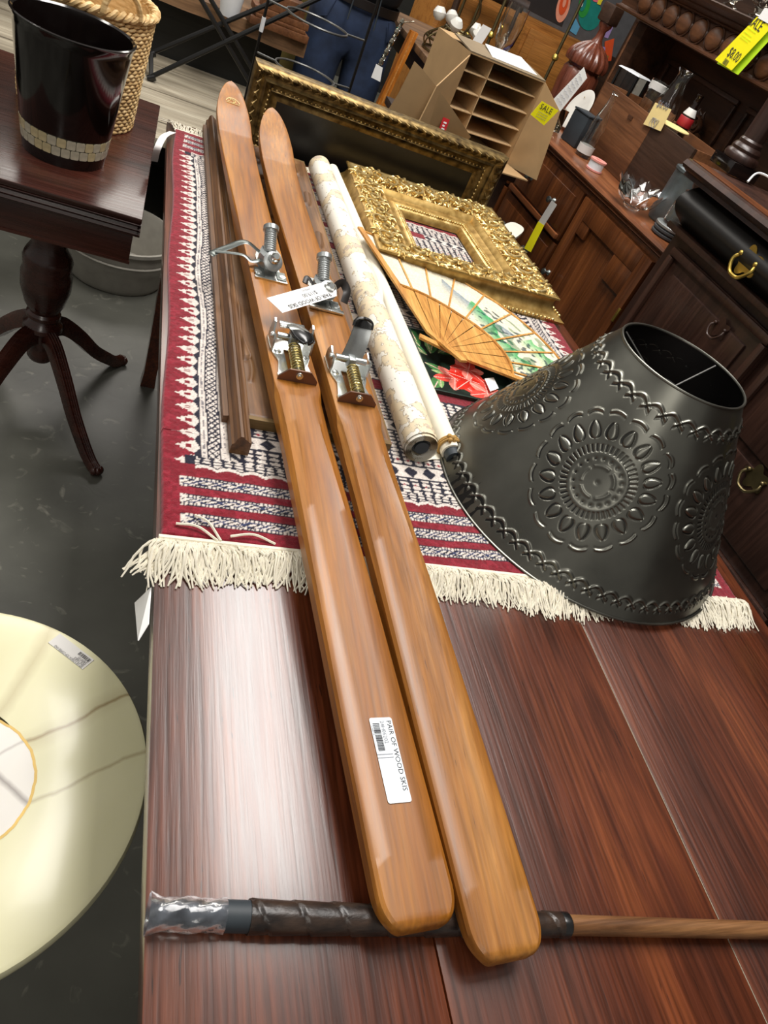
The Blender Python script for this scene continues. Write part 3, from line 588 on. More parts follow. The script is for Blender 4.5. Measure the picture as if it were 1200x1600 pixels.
# heel piece: notched base plate, hinge bar between cheeks, spring on a rod, angled end stop, lever
def heel_piece(root, A, s, lever_up, nm='heel_binding'):
    M = A(s)
    m = MB(M); outer = [(-.029, -.062), (-.026, -.062), (-.024, -.02), (-.030, .004), (-.033, .03), (-.031, .05)]; 
    for sx in (-1, 1):
        pl = [(sx * .030, -.062), (sx * .011, -.055), (sx * .011, .010), (sx * .032, .010), (sx * .030, -.004), (sx * .024, -.022)]
        m.prism(pl if sx < 0 else pl[::-1], .0002, .0030)
    m.box((-.033, .010, .0002), (.033, .045, .0030)); m.box((-.030, -.064, .0002), (.030, -.054, .003))
    piece = m.build(nm, 'chrome', root, ang=30)
    MB(at(M, 0, -.064, .0) @ np.array([[1, 0, 0, 0], [0, 0, -1, 0], [0, 1, 0, 0], [0, 0, 0, 1.0]])).prism([(-.031, 0), (.031, 0), (.031, .006), (.017, .021), (-.017, .021), (-.031, .006)], 0, .003).build('end_stop', 'chrome_wood_reflection', piece)
    MB().cyl(at(M, 0, -.072, .012)[:3, 3], at(M, 0, .022, .020)[:3, 3], .0036, n=10).build('spring_rod', 'chrome', piece)
    MB().lathe([(0, -.003), (.0055, -.0025), (.0062, 0), (.0062, .002), (0, .002)], 14, frame(at(M, 0, -.0665, .0125)[:3, 3], M[:3, 0], M[:3, 1])).build('rod_nut', 'chrome', piece)
    turns = 9.5; t = np.linspace(0, 1, 150); pts = []
    for u in t: a = u * turns * 2 * PI; y = -.058 + u * .056; pts.append(at(M, .0088 * math.cos(a), y, .0135 + .0055 * u + .0088 * math.sin(a))[:3, 3])
    MB().tube(pts, .0017, 6).build('coil_spring', 'brassy', piece)
    MB().cyl(at(M, -.026, .018, .022)[:3, 3], at(M, .026, .018, .022)[:3, 3], .0062, n=14).build('hinge_bar', 'chrome', piece)
    MB(M).box((-.006, .006, .012), (.006, .028, .030), bev=.002).build('hinge_knuckle', 'zinc', piece)
    for sx in (-1, 1):
        MB(at(M, sx * .031, 0, 0) @ np.array([[0, 0, 1.0, 0], [1, 0, 0, 0], [0, 1, 0, 0], [0, 0, 0, 1]])).prism([(.004, .0), (.042, 0), (.044, .018), (.036, .03 if lever_up else .042), (.028, .028 if lever_up else .040), (.022, .026), (.010, .028), (.004, .014)], -.0014, .0014).build('cheek_plate', 'chrome', piece)
        MB().lathe([(0, .004), (.004, .0035), (.005, .0015), (.005, 0)], 12, frame(at(M, sx * .0326, .018, .022)[:3, 3], M[:3, 1], M[:3, 0] * sx)).build('pivot_rivet', 'chrome', piece)
        MB().lathe([(0, .0052), (.0045, .0048), (.006, .003)], 12, at(M, sx * .0215, .0 if sx > 0 else .004)).build('screw_head', 'chrome', piece)
    if lever_up:
        w0, w1 = .018, .0145; fr = at(M, 0, .020, .022); dirv = nrm(M[:3, 1] * .50 + M[:3, 2] * .86); sd = M[:3, 0]; nn = np.cross(sd, dirv); rows = []
        for u in np.concatenate([np.linspace(0, .86, 11), .86 + .14 * np.sin(np.linspace(.12, 1, 10) * PI / 2)]):
            hw = w0 + (w1 - w0) * u; 
            if u > .86: hw *= math.sqrt(max(.004, 1 - ((u - .86) / .14) ** 2))
            c = fr[:3, 3] + dirv * .066 * u + nn * .006 * math.sin(u * PI) + sd * .010 * u; rows.append([c + sd * hw * q + nn * (.0035 * (q * q - .5)) for q in np.linspace(-1, 1, 7)])
        rows = np.array(rows); m = MB(); m.grid(rows[:11]); m.grid(rows[:11] + nn * .0016, flip=True); m.build('release_lever', 'zinc', piece)
        c = rows[10:]; m = MB(); m.grid(rows[9:] - nn * .0014); m.grid(rows[9:] + nn * .0036, flip=True); m.tube(np.concatenate([rows[9:, 0], rows[-1, 1:-1], rows[9:, -1][::-1]]) + nn * .001, .0028, 6); m.build('lever_cap', 'black_rubber', piece)
    else:
        rows = []
        for u in np.linspace(0, 1, 12):
            hw = .0165 * (1 if u < .6 else math.sqrt(max(.05, 1 - ((u - .6) / .4) ** 2))); c = at(M, .004 + .010 * u, .036 - .046 * u, .034 + .004 * math.sin(u * PI))[:3, 3]
            rows.append([c + M[:3, 0] * hw * q + M[:3, 2] * .003 * (1 - q * q) for q in np.linspace(-1, 1, 7)])
        rows = np.array(rows); m = MB(); m.grid(rows[:6], flip=True); m.grid(rows[:6] - M[:3, 2] * .002); m.build('release_lever', 'chrome', piece)
        m = MB(); m.grid(rows[5:] + M[:3, 2] * .0012, flip=True); m.grid(rows[5:] - M[:3, 2] * .003); m.tube(np.concatenate([rows[5:, 0], rows[-1, 1:-1], rows[5:, -1][::-1]]), .002, 6); m.build('lever_cap', 'black_rubber', piece)
        MB(M).box((-.022, .030, .030), (.020, .044, .0345), bev=.0015).build('step_plate', 'chrome', piece)
heel_piece(skiL, aL, .812, False); heel_piece(skiR, aR, .806, True)
# worn crest printed on the left ski tip
Mc = aL(LL - .085); m = MB()
for k in range(18):
    a0, a1 = PI * (.05 + .9 * k / 18), PI * (.05 + .9 * (k + 1) / 18); r0, r1 = .016, .0172
    m.add([(r0 * math.cos(a0), r0 * 1.1 * math.sin(a0) - .006, .0012), (r0 * math.cos(a1), r0 * 1.1 * math.sin(a1) - .006, .0012), (r1 * math.cos(a1), r1 * 1.1 * math.sin(a1) - .006, .0012), (r1 * math.cos(a0), r1 * 1.1 * math.sin(a0) - .006, .0012)], [(0, 3, 2, 1)], Mc)
for pts in ([(-.012, -.006), (-.006, .004), (-.008, .008), (-.002, .006), (.003, .0), (.0, -.007)], [(.003, -.006), (.007, .003), (.002, .008)], [(-.016, -.008), (.016, -.008)]):
    m.tube(bez([(x, y, .0012) for x, y in pts], 4), .0007, 4, M=Mc)
m.build('tip_crest', 'tag_cream', skiL)
# barcode sticker on the left ski tail
q = [aL(s)[:3, 3] for s in (.098, .205)]
Ms = aL(.150, .0035, .0004); stk = thing('price_sticker', tuple(Ms[:3, 3]), 'white sticker reading PAIR OF WOOD SKIS on the left ski tail', 'sticker')
hl, hw = .044, .0128
def rrect(a, b, r, n=4):
    o = []
    for cx, cy, t0 in ((a - r, b - r, 0), (-a + r, b - r, PI / 2), (-a + r, -b + r, PI), (a - r, -b + r, 1.5 * PI)):
        for k in range(n + 1): t = t0 + PI / 2 * k / n; o.append((cx + r * math.cos(t), cy + r * math.sin(t)))
    return o
MB(Ms).prism(rrect(hw, hl, .0025), 0, .0004).build('label_paper', 'sticker_white', stk)
Mt = np.eye(4); Mt[:3, 0] = -Ms[:3, 1]; Mt[:3, 1] = Ms[:3, 0]; Mt[:3, 2] = Ms[:3, 2]; Mt[:3, 3] = Ms[:3, 3] + Ms[:3, 2] * .0006
text('lettering', 'PAIR OF WOOD SKIS', .0076, at(Mt, -hl * .92, hw * .66), 'ink', stk, stretch=1.03); text('lettering', '24H06202', .0062, at(Mt, -hl * .92, hw * .04), 'ink_grey', stk, stretch=.95)
text('lettering', '1214680178', .0022, at(Mt, -hl * .82, -hw * .90), 'ink_grey', stk); barcode(at(Mt, -hl * .86, -hw * .80), hl * .68, hw * .58, 30, stk, 5)
m = MB(); m.box((-.0006, -hw, 0), (0, hw * .35, .0001), at(Mt, -.0042, 0)); m.box((-.0006, -hw, 0), (0, hw * .35, .0001), at(Mt, -.0008, 0)); m.build('fold_line', 'ink_grey', stk, ang=0)
# paper price tag lying across both toe pieces
c4 = [U(415, 469, z=.868), U(443, 486, z=.868), U(527, 461, z=.872), U(515, 440, z=.872)]
ex = nrm((c4[2] + c4[3]) / 2 - (c4[0] + c4[1]) / 2); cen = sum(c4) / 4; pt = thing('price_tag', tuple(cen), 'white paper tag reading PAIR OF WOOD SKIS lying over the ski bindings', 'tag')
Lh = np.linalg.norm((c4[2] + c4[3]) / 2 - (c4[0] + c4[1]) / 2) / 2; ey = nrm((c4[0] - c4[1]) / np.linalg.norm(c4[0] - c4[1])); Wh = .0185
Ms = frame(cen, ex, (0, -.16, 1)); MB(Ms).prism([(-Lh, -Wh), (Lh - .012, -Wh), (Lh, -Wh + .011), (Lh, Wh - .011), (Lh - .012, Wh), (-Lh, Wh)], 0, .0005).build('tag_card', 'paper_white', pt)
Mt = Ms @ np.diag([-1, -1, 1, 1.0]); Mt[:3, 3] = Ms[:3, 3] + Ms[:3, 2] * .0008
text('lettering', 'PAIR OF WOOD SKIS', .0120, at(Mt, -Lh * .72, Wh * .60), 'ink', pt, stretch=1.0, bold=.0002); text('lettering', '$119.00', .0120, at(Mt, -Lh * .42, -Wh * .12), 'ink', pt); text('lettering', '24H06202', .0058, at(Mt, -Lh * .36, -Wh * .68), 'ink_grey', pt)
m = MB(); m.lathe([(.0018, .0004), (.0042, .0007), (.0048, .0004)], 16, at(Ms, Lh - .008, 0, .0003), cap=False); m.build('eyelet', 'brass', pt)
MB().tube(bez([at(Ms, Lh - .008, 0, .001)[:3, 3], at(Ms, Lh + .006, .004, .004)[:3, 3], at(Ms, Lh + .012, -.002, -.006)[:3, 3]], 5), .0006, 5).build('string', 'fringe_cotton', pt)
# ---------------------------------------------------------------- wrapped pole lying under the ski tails
pz = TZ + .0135
e0 = np.array([.097, .1875]); e1 = np.array([1.01, .082]); dv = nrm(e1 - e0); Lp = np.linalg.norm(e1 - e0)
pole = thing('wrapped_pole', (.45, .146, TZ), 'long wooden pole with dark leather wrapped grip lying under the ski tails', 'pole')
def pp(s, z=pz): return (e0[0] + dv[0] * s, e0[1] + dv[1] * s, z)
MB().tube([pp(.395), pp(.41), pp(.6), pp(Lp)], [.0095, .0092, .0090, .0086], 20).build('shaft', 'stick_wood', pole)
MB().tube([pp(.385), pp(.388), pp(.396), pp(.398)], [.0105, .0118, .0118, .0100], 20).build('grip_collar', 'black_rubber', pole)
rows = []; th = np.linspace(0, 2 * PI, 28, endpoint=False); nrmv = np.array([-dv[1], dv[0]])
for s in np.linspace(.080, .388, 150):
    r_ = .0132 - .0022 * (s - .08) / .31; row = []
    for t in th:
        ph = ((s - .08) / .036 - t / (2 * PI)) % 1.0; rr_ = r_ + .0010 * (1 - ph) - (.0009 if ph > .95 else 0)
        row.append((e0[0] + dv[0] * s + nrmv[0] * rr_ * math.cos(t), e0[1] + dv[1] * s + nrmv[1] * rr_ * math.cos(t), pz + rr_ * math.sin(t)))
    rows.append(row)
m = MB(); m.grid(rows, cv=True); n_ = len(th); m.f.append(tuple(range(n_))); m.build('leather_wrap', 'grip_leather', pole)
MB().tube([pp(.004), pp(.006), pp(.076), pp(.081)], [.0085, .0118, .0124, .0124], 20).build('grip_core', 'slate', pole)
rows = []
for s in np.linspace(-.002, .060, 26):
    row = []
    for k, t in enumerate(np.linspace(0, 2 * PI, 28, endpoint=False)):
        r_ = .0128 + .0012 * math.sin(s * 310 + 5 * t) * math.sin(3 * t + s * 120) + (.002 * max(0, .006 - s) / .006); row.append((e0[0] + dv[0] * s + nrmv[0] * r_ * math.cos(t), e0[1] + dv[1] * s + nrmv[1] * r_ * math.cos(t), pz + .0006 + r_ * math.sin(t)))
    rows.append(row)
m = MB(); m.grid(rows, cv=True); m.build('plastic_wrap', 'cloudy_plastic', pole)
# ---------------------------------------------------------------- carved panel under the skis
pan = thing('carved_plaque', (.32, 1.4, TZ + .009), 'dark carved wooden plaque with moulded rail lying beneath the skis', 'carving')
zb = TZ + .0095
MB().box((.192, .838, zb), (.452, 2.02, zb + .018), bev=.002).build('backing_board', 'carved_end', pan)
nu, nv = 120, 420; gx = np.linspace(.2175, .45, nu); gy = np.linspace(.845, 2.01, nv); GX, GY = np.meshgrid(gx, gy, indexing='ij')
def stroke(x, y, pts, w):
    d = np.full(x.shape, 9.0); pts = bez(pts, 8)[:, :2]
    for a, b_ in zip(pts[:-1], pts[1:]):
        ab = b_ - a; t = np.clip(((x - a[0]) * ab[0] + (y - a[1]) * ab[1]) / (ab @ ab + 1e-12), 0, 1); d = np.minimum(d, np.hypot(x - a[0] - ab[0] * t, y - a[1] - ab[1] * t))
    return np.clip(1 - d / w, 0, 1)
H = .0008 * vnoise(GX * 60, GY * 8, 4)
edge = .2845 - .0496 * (GY - .148) - .020 + .008 * np.sin(GY * 13 + .6) - .006 * np.sin(GY * 31)
H += np.clip((edge - GX) / .002, 0, 1) * .007 * np.where(GY > .99, 1, 0) + .004 * np.exp(-((GX - edge + .003) / .0035) ** 2) * np.where(GY > .93, 1, 0)
for k, y0 in enumerate((.92, 1.10, 1.30, 1.52, 1.74, 1.92)):
    s_ = 1 if k % 2 else -1
    H += .007 * stroke(GX, GY, [(.29, y0 - .05), (.275 + .01 * s_, y0), (.30, y0 + .05), (.34, y0 + .07), (.36, y0 + .03), (.335, y0 + .01)], .010) ** .7
    H += .005 * stroke(GX, GY, [(.34, y0 - .03), (.38, y0 + .0), (.42, y0 - .02), (.43, y0 + .05)], .009) ** .7
    for a in range(5): H += .0055 * np.exp(-(((GX - .305 - .011 * math.cos(a * 1.256)) / .006) ** 2 + ((GY - y0 + .02 - .013 * math.sin(a * 1.256)) / .008) ** 2))
P = np.stack([GX, GY, zb + .0185 + np.clip(H, 0, .0125)], -1); P[0, :, 2] = P[-1, :, 2] = zb + .017; P[:, 0, 2] = P[:, -1, 2] = zb + .017
np_grid('carved_relief', P, 'carved_wood', pan)
def extr(prof, y0, y1, mapf, n=2):
    """sweep a (offset, height) profile between two stations"""
    m = MB(); rows = [[mapf(t, a, h) for a, h in prof] for t in np.linspace(y0, y1, n)]; m.grid(rows); c = len(prof)
    m.f.append(tuple(range(c))); m.f.append(tuple((n - 1) * c + j for j in range(c - 1, -1, -1))); return m
prof = [(0, 0), (0, .016), (.004, .019), (.006, .027), (.010, .032), (.014, .032), (.017, .028), (.020, .027), (.023, .024), (.027, .023), (.027, 0)]
extr(prof, 2.09, .775, lambda t, a, h: (.190 + a - .000 * t, t, zb + h), 3).build('moulded_rail', 'carved_wood', pan, ang=30)
extr([(0, 0), (0, .012), (.009, .014), (.012, .011), (.012, 0)], 2.06, .842, lambda t, a, h: (.182 + a, t, zb + h), 3).build('outer_ledge', 'carved_wood', pan, ang=30)
# ---------------------------------------------------------------- rolled map and its second roller
mp_ = thing('rolled_map', (.49, 1.4, TZ + .009), 'thick rolled antique map printed in tan and cream, lying beside the skis', 'map')
a0, a1 = np.array([.4985, .828, .7975]), np.array([.487, 1.990, .7975]); ax = nrm(a1 - a0); sx_ = nrm(np.cross(ax, (0, 0, 1))); sz_ = np.cross(sx_, ax); Lr = np.linalg.norm(a1 - a0)
def rollsurf(r0, r1, turns, t0, s0, s1, ns, thk=.0004):
    m = MB(); n = int(turns * 40); rows = []
    for s in np.linspace(s0, s1, ns):
        row = []
        for k in range(n + 1):
            u = k / n; t = t0 + u * turns * 2 * PI; r_ = r0 + (r1 - r0) * u; row.append(a0 + ax * s + sx_ * r_ * math.cos(t) + sz_ * r_ * math.sin(t))
        rows.append(row)
    m.grid(rows); return m
rollsurf(.0165, .0285, 5.05, -.4, 0, Lr, 24).build('rolled_sheet', 'map_paper', mp_)
rollsurf(.0288, .0292, .72, .4, .006, Lr - .004, 12).build('outer_turn', 'map_paper', mp_)
MB().tube([a0 + ax * .008, a0 + ax * .3], .0155, 20).build('roller_core', 'charcoal', mp_)
MB().tube([a0 + ax * .001, a0 + ax * .3], .0118, 20).build('roller_end', 'slate', mp_)
b0, b1 = np.array([.5645, .848, .7855]), np.array([.5345, 2.03, .7855])
MB().tube([b0, b1], .0172, 24).build('second_roll', 'map_backing', mp_)
bx = nrm(b1 - b0); MB().tube([b0 - bx * .016, b0 + bx * .001], .0135, 20).build('roller_tip', 'slate', mp_)
sh = []
for s in np.linspace(0, 1, 20):
    p_, q_ = a0 * (1 - s) + a1 * s, b0 * (1 - s) + b1 * s; sh.append([p_ + (.012, 0, -.026), (p_ + q_) / 2 + (0, 0, -.019), q_ + (-.006, 0, -.0165)])
m = MB(); m.grid(sh, flip=True); m.grid(np.array(sh) - [0, 0, .0005]); m.build('joining_sheet', 'map_backing', mp_)
m = MB(); c = b0 + bx * .012
for r_, k in ((.0195, 0), (.0200, .004), (.0192, .008)): m.tube([c + bx * k + np.array([math.cos(t) * r_, 0, math.sin(t) * r_]) for t in np.linspace(0, 2 * PI, 20, endpoint=False)], .0022, 6, closed=True)
for k in range(6): m.ball(c + (-.004 + random.uniform(-.006, .006), random.uniform(-.006, .006), .019 + random.uniform(0, .004)), .0045, 6, 5)
m.build('twine_knot', 'rope', mp_)
cr = [U(p[0], p[1], z=.812) for p in ((556, 398), (575, 420), (585, 445), (586, 470))]; m = MB(); cu_ = np.array(cr); m.grid(np.stack([cu_, cu_ + [.006, -.004, .010], cu_ + [.015, -.004, .006]], 1)); m.build('torn_flap', 'map_backing', mp_)
# ---------------------------------------------------------------- gilt frame
gf = thing('ornate_gold_frame', (.83, 1.78, TZ + .009), 'ornate gilt picture frame with deep scrolled carving lying flat on the rug', 'frame')
gz = TZ + .009
out_top = [U(*p, z=gz + .053)[:2] for p in ((592, 389), (876, 469), (768, 325), (541, 251))]
cen = sum(out_top) / 4
def inset(poly, d):
    n = len(poly); res = []
    for i in range(n):
        p0, p1, p2 = poly[i - 1], poly[i], poly[(i + 1) % n]; e1_, e2_ = nrm(p1 - p0), nrm(p2 - p1); n1, n2 = np.array([-e1_[1], e1_[0]]), np.array([-e2_[1], e2_[0]])
        k = (n1 + n2) / (1 + n1 @ n2); res.append(p1 + k * d)
    return res
def rails(profile, poly, z0, parent, name, mats):
    """profile: list of (inset, height, ...) swept round the polygon, one mesh per rail and band"""
    for bi, (matn, prof) in enumerate(profile):
        rings = [[np.array([*p, z0 + h]) for p in inset(poly, d)] for d, h in prof]
        for k in range(4):
            m = MB(); rows = [[r_[k], r_[(k + 1) % 4]] for r_ in rings]; m.grid(rows, flip=True); m.build(name, matn, parent, ang=35)
cove = [(-.026, 0), (-.028, .007), (-.021, .010)] + [(-.021 + .030 * math.sin(t), .010 + .034 * (1 - math.cos(t))) for t in (.35, .7, 1.05, 1.3, 1.5)] + [(.007, .047), (.0, .050), (.001, .054), (.006, .055)]
rails([('gold_smooth', cove), ('gold_leaf', [(.006, .054), (.03, .050), (.055, .046), (.084, .039)]), ('gold_smooth', [(.084, .039), (.088, .043), (.094, .044), (.100, .038), (.106, .030), (.120, .026), (.126, .028), (.130, .024)]), ('gold_leaf', [(.130, .024), (.134, .026), (.146, .020)]), ('gold_smooth', [(.146, .020), (.150, .021), (.156, .014), (.158, .004)])], out_top, gz, gf, 'frame_rail', None)
# scroll carving on each rail (one part per rail)
def scroll(m, o, ex, ey, ez, size, hand, rr_=.0042):
    pts = []; rad = []
    for u in np.linspace(0, 1, 22):
        a = u * 2.6 * PI; r_ = size * (1 - .86 * u); pts.append(o + ex * (r_ * math.cos(a) - size * .2) + ey * hand * r_ * math.sin(a) + ez * (.003 + .006 * u)); rad.append(rr_ * (.55 + .75 * math.sin(PI * min(1, u * 1.05 + .05))))
    m.tube(pts, rad, 6)
    for k in range(4):
        a = .3 + k * .62; st_ = o + ex * (size * math.cos(a) - size * .2) + ey * hand * size * math.sin(a); dr = ex * math.cos(a - .7) + ey * hand * math.sin(a - .7)
        m.tube([st_ + ez * .002, st_ + dr * size * .42 + ez * .006, st_ + dr * size * .8 + ez * .003], [rr_ * .95, rr_ * .85, rr_ * .25], 6)
for k in range(4):
    A_, B_ = out_top[k], out_top[(k + 1) % 4]; e_ = nrm(B_ - A_); nI = np.array([-e_[1], e_[0]]); Lk = np.linalg.norm(B_ - A_); ex = np.array([*e_, 0]); ey = np.array([*nI, -.1]); ez = np.array([0, 0, 1.0]); m = MB(); r2 = random.Random(k)
    n = 11; hand = 1
    for i in range(n):
        t = (i + .5) / n; c = A_ + e_ * (.018 + t * (Lk - .036)) + nI * (.044 + .006 * hand); scroll(m, np.array([*c, gz + .047]), ex, ey, ez, .026, hand, .0050); hand = -hand
        c2 = A_ + e_ * (.018 + (t + .5 / n) * (Lk - .036)) + nI * (.026 if hand > 0 else .066); scroll(m, np.array([*c2, gz + .046]), ex, ey * 1.0, ez, .014, hand, .0038)
    for i in range(130):
        t = r2.random(); dI = r2.uniform(.010, .084); lim = max(.02, dI); c = A_ + e_ * (lim + t * (Lk - 2 * lim)) + nI * dI; p0 = np.array([*c, gz + .052 - .16 * dI]); a = r2.uniform(0, 2 * PI); dd = (ex * math.cos(a) + ey * math.sin(a)) * r2.uniform(.007, .013)
        m.tube([p0 - dd, p0 + ez * .004, p0 + dd], [.0016, .0046, .0014], 6)
    tag(m.build('scroll_carving', 'gold_leaf', gf, ang=60), kind='stuff'); m = MB()
    for i in range(int(Lk / .0085) - 4):                        # small leaf run by the sight edge
        dI = .138; c = A_ + e_ * (dI + (i + .5) * .0085) + nI * dI
        if np.dot(c - A_, e_) < Lk - dI: m.ball((*c, gz + .0255), (.0046, .0030, .0030), 6, 4)
    tag(m.build('sight_edge_beads', 'gold_leaf', gf, ang=60), kind='stuff')
    m = MB()
    for i in range(int(Lk / .0125)): c = A_ + e_ * (i + .5) * .0125 - nI * .0265; m.ball((*c, gz + .0095), (.0055, .0045, .0042), 7, 5)
    tag(m.build('bead_row', 'gold_leaf', gf, ang=60), kind='stuff')
# ---------------------------------------------------------------- lacquer tray with red flowers, folding fan on top
tc = [np.array(p) for p in ((.592, 1.050), (.800, 1.053), (.800, 1.255), (.592, 1.255))]
tr = thing('flower_tray', (.695, 1.15, TZ + .009), 'dark green tray painted with red lilies, lying under the fan', 'tray')
tz = TZ + .010
n_ = 170; gx = np.linspace(.592, .800, n_); gy = np.linspace(1.048, 1.258, n_); GX, GY = np.meshgrid(gx, gy, indexing='ij'); Cc = np.empty((n_, n_, 3)); Cc[:] = S(12, 26, 22)[:3]
Cc[vnoise(GX * 60, GY * 60, 3) > .6] = S(20, 40, 30)[:3]
def petal(cx, cy, a, L, w, col, Carr, X, Y):
    u = (X - cx) * math.cos(a) + (Y - cy) * math.sin(a); v = -(X - cx) * math.sin(a) + (Y - cy) * math.cos(a); t = u / L
    ins = (t > 0) & (t < 1) & (np.abs(v) < w * np.sin(np.clip(t, 0, 1) * PI) ** .7); Carr[ins] = np.array(S(*col)[:3]) * (.75 + .5 * np.clip(t, 0, 1))[ins][:, None]; Carr[ins & (np.abs(v) < w * .07)] = S(240, 190, 180)[:3]
for (a, L, cx, cy) in ((2.2, .10, .61, 1.17), (1.2, .09, .62, 1.18), (.5, .09, .64, 1.19), (2.7, .07, .66, 1.11), (4.2, .05, .62, 1.10), (1.7, .08, .60, 1.20)): petal(cx, cy, a, L, .013, (60, 112, 62), Cc, GX, GY); petal(cx, cy, a + .3, L * .8, .007, (120, 160, 100), Cc, GX, GY)
for (cx, cy, sc_, off) in ((.655, 1.105, .052, .2), (.690, 1.112, .058, .8), (.722, 1.078, .050, .4), (.700, 1.150, .045, .1)):
    for k in range(6): petal(cx, cy, off + k * PI / 3, sc_ * (1 if k % 2 else .85), .0125, ((222, 70, 60) if k % 2 else (236, 130, 116)) if cx != .690 else (206, 36, 22), Cc, GX, GY)
np_grid('painted_face', np.stack([GX, GY, np.full(GX.shape, tz + .004)], -1), 'tray_paint', tr, colors=Cc)
plain('tray_green', S(16, 44, 34), .35)
m = MB()
rim = [(0, 0), (0, .007), (.003, .0075), (.006, .0045), (.006, 0)]
for k in range(4):
    A_, B_ = np.array([(.588, 1.044), (.804, 1.044), (.804, 1.262), (.588, 1.262)][k]), np.array([(.804, 1.044), (.804, 1.262), (.588, 1.262), (.588, 1.044)][k]); e_ = nrm(B_ - A_); nI = np.array([-e_[1], e_[0]])
    rows = [[np.array([*(A_ + nI * a + e_ * a), tz + h]) for a, h in rim], [np.array([*(B_ + nI * a - e_ * a), tz + h]) for a, h in rim]]; m = MB(); m.grid(rows); m.build('tray_rim', 'tray_green', tr, ang=30)
MB().box((.590, 1.046, tz), (.802, 1.260, tz + .003)).build('tray_base', 'tray_green', tr)
tg = thing('small_tag', tuple(U(767, 604, z=tz + .008)), 'small white paper tag between the fan and the lampshade', 'tag')
q = np.array([U(*p, z=tz + .0095) for p in ((757, 592), (771, 590), (779, 607), (766, 612))]); m = MB(); m.add(np.vstack([q, q + [0, 0, .0006]]), [(0, 1, 2, 3), (7, 6, 5, 4), (0, 4, 5, 1), (1, 5, 6, 2), (2, 6, 7, 3), (3, 7, 4, 0)]); m.build('tag_card', 'paper_white', tg, ang=0)
fan = thing('folding_fan', (.64, 1.18, TZ + .022), 'open bamboo folding fan painted with green mountains, resting on the map roll and tray', 'fan')
fp = np.array([.628, 1.165, .7925]); lo_z = .786
def fpt(a, r_, dz=0.0):
    x, y = fp[0] + r_ * math.cos(a), fp[1] + r_ * math.sin(a)
    lift = .028 * max(0, (math.degrees(a) - 62) / 44) * (r_ / .42); return np.array([x, y, lo_z + .0065 + lift + dz])
def frad(a): return .425 - .100 * ((math.radians(105) - a) / math.radians(119)) ** 1.0
A1, A0 = math.radians(104.5), math.radians(-14)
nA, nR = 220, 90; aa = np.linspace(A0, A1, nA); tt = np.linspace(0, 1, nR); P = np.empty((nA, nR, 3)); Cc = np.empty((nA, nR, 3)); 
for i, a in enumerate(aa):
    R_ = frad(a); ri = .185 * R_ / .38
    for j, t in enumerate(tt): P[i, j] = fpt(a, ri + (R_ - ri) * t, .0012 * (abs(((i / nA * 22) % 2) - 1)))
AA, TT = np.meshgrid((aa - A0) / (A1 - A0), tt, indexing='ij'); Cc[:] = S(222, 214, 190)[:3]; Cc += (vnoise(AA * 20, TT * 8, 2)[..., None] - .5) * .06
def blend(mask, col): 
    global Cc
    k = np.clip(mask, 0, 1)[..., None]; Cc = Cc * (1 - k) + np.array(S(*col)[:3]) * k
ridge1 = .62 + .16 * np.sin(AA * 9) + .10 * vnoise(AA * 14, TT * 0, 3); blend((TT < ridge1) * (TT > ridge1 - .30) * ((AA > .38) & (AA < .74)) * (1 - (ridge1 - TT) / .32) * .75, (70, 110, 140))
ridge2 = .50 + .28 * np.sin(AA * 7 + 2.4) + .14 * vnoise(AA * 24, TT * 0, 6); blend((TT < ridge2) * (TT > ridge2 - .32) * (AA < .62) * (1 - (ridge2 - TT) / .36), (60, 160, 92))
ridge3 = .9 - .5 * AA + .12 * vnoise(AA * 30, TT * 0, 9); blend((TT < ridge3) * (TT > ridge3 - .26) * (AA < .36) * (.9 - (ridge3 - TT) / .36), (70, 172, 100))
blend((vnoise(AA * 44 + TT * 8, TT * 22 - AA * 20, 7) > .70) * (AA < .58) * .85 * (TT < .72), (32, 60, 66)); blend((vnoise(AA * 26, TT * 13, 17) > .66) * (AA < .5) * .6, (34, 104, 60)); Cc = np.clip(Cc, 0, 1)
np_grid('painted_leaf', P, 'fan_paper', fan, colors=Cc, flip=True)
def slat(a, r0, r1, w, h, dz, name, taper=1.0):
    d2 = np.array([math.cos(a), math.sin(a), 0]); s2 = np.array([-d2[1], d2[0], 0]); rows = []
    for t in np.linspace(0, 1, 5):
        c = fpt(a, r0 + (r1 - r0) * t, dz) if r0 + (r1 - r0) * t >= 0 else fpt(a + PI, abs(r0 + (r1 - r0) * t), dz); ww = w * (1 + (taper - 1) * t) / 2
        rows.append([c - s2 * ww, c + s2 * ww, c + s2 * ww + (0, 0, h), c - s2 * ww + (0, 0, h)])
    m = MB(); m.grid(rows, cv=True); m.f += [(0, 1, 2, 3), (19, 18, 17, 16)]; return m.build(name, 'bamboo', fan, ang=30)
for k in range(9):
    a = A0 + (A1 - A0) * (k + .7) / 9.6; slat(a, .12, frad(a) * .985, .0042, .0014, .0022, 'rib')
slat(A1, -.075, frad(A1) * 1.015, .016, .005, .002, 'guard_stick', .8); slat(A0 - .02, -.05, frad(A0), .016, .005, .0035, 'guard_stick', .8)
m = MB(); E_ = np.array([fpt(a, frad(a), .002) for a in np.linspace(A0, A1, 60)]); m.tube(E_, .0026, 6); m.build('outer_rim', 'bamboo', fan)
a_in0, a_in1 = A0 - .03, A1 - .02
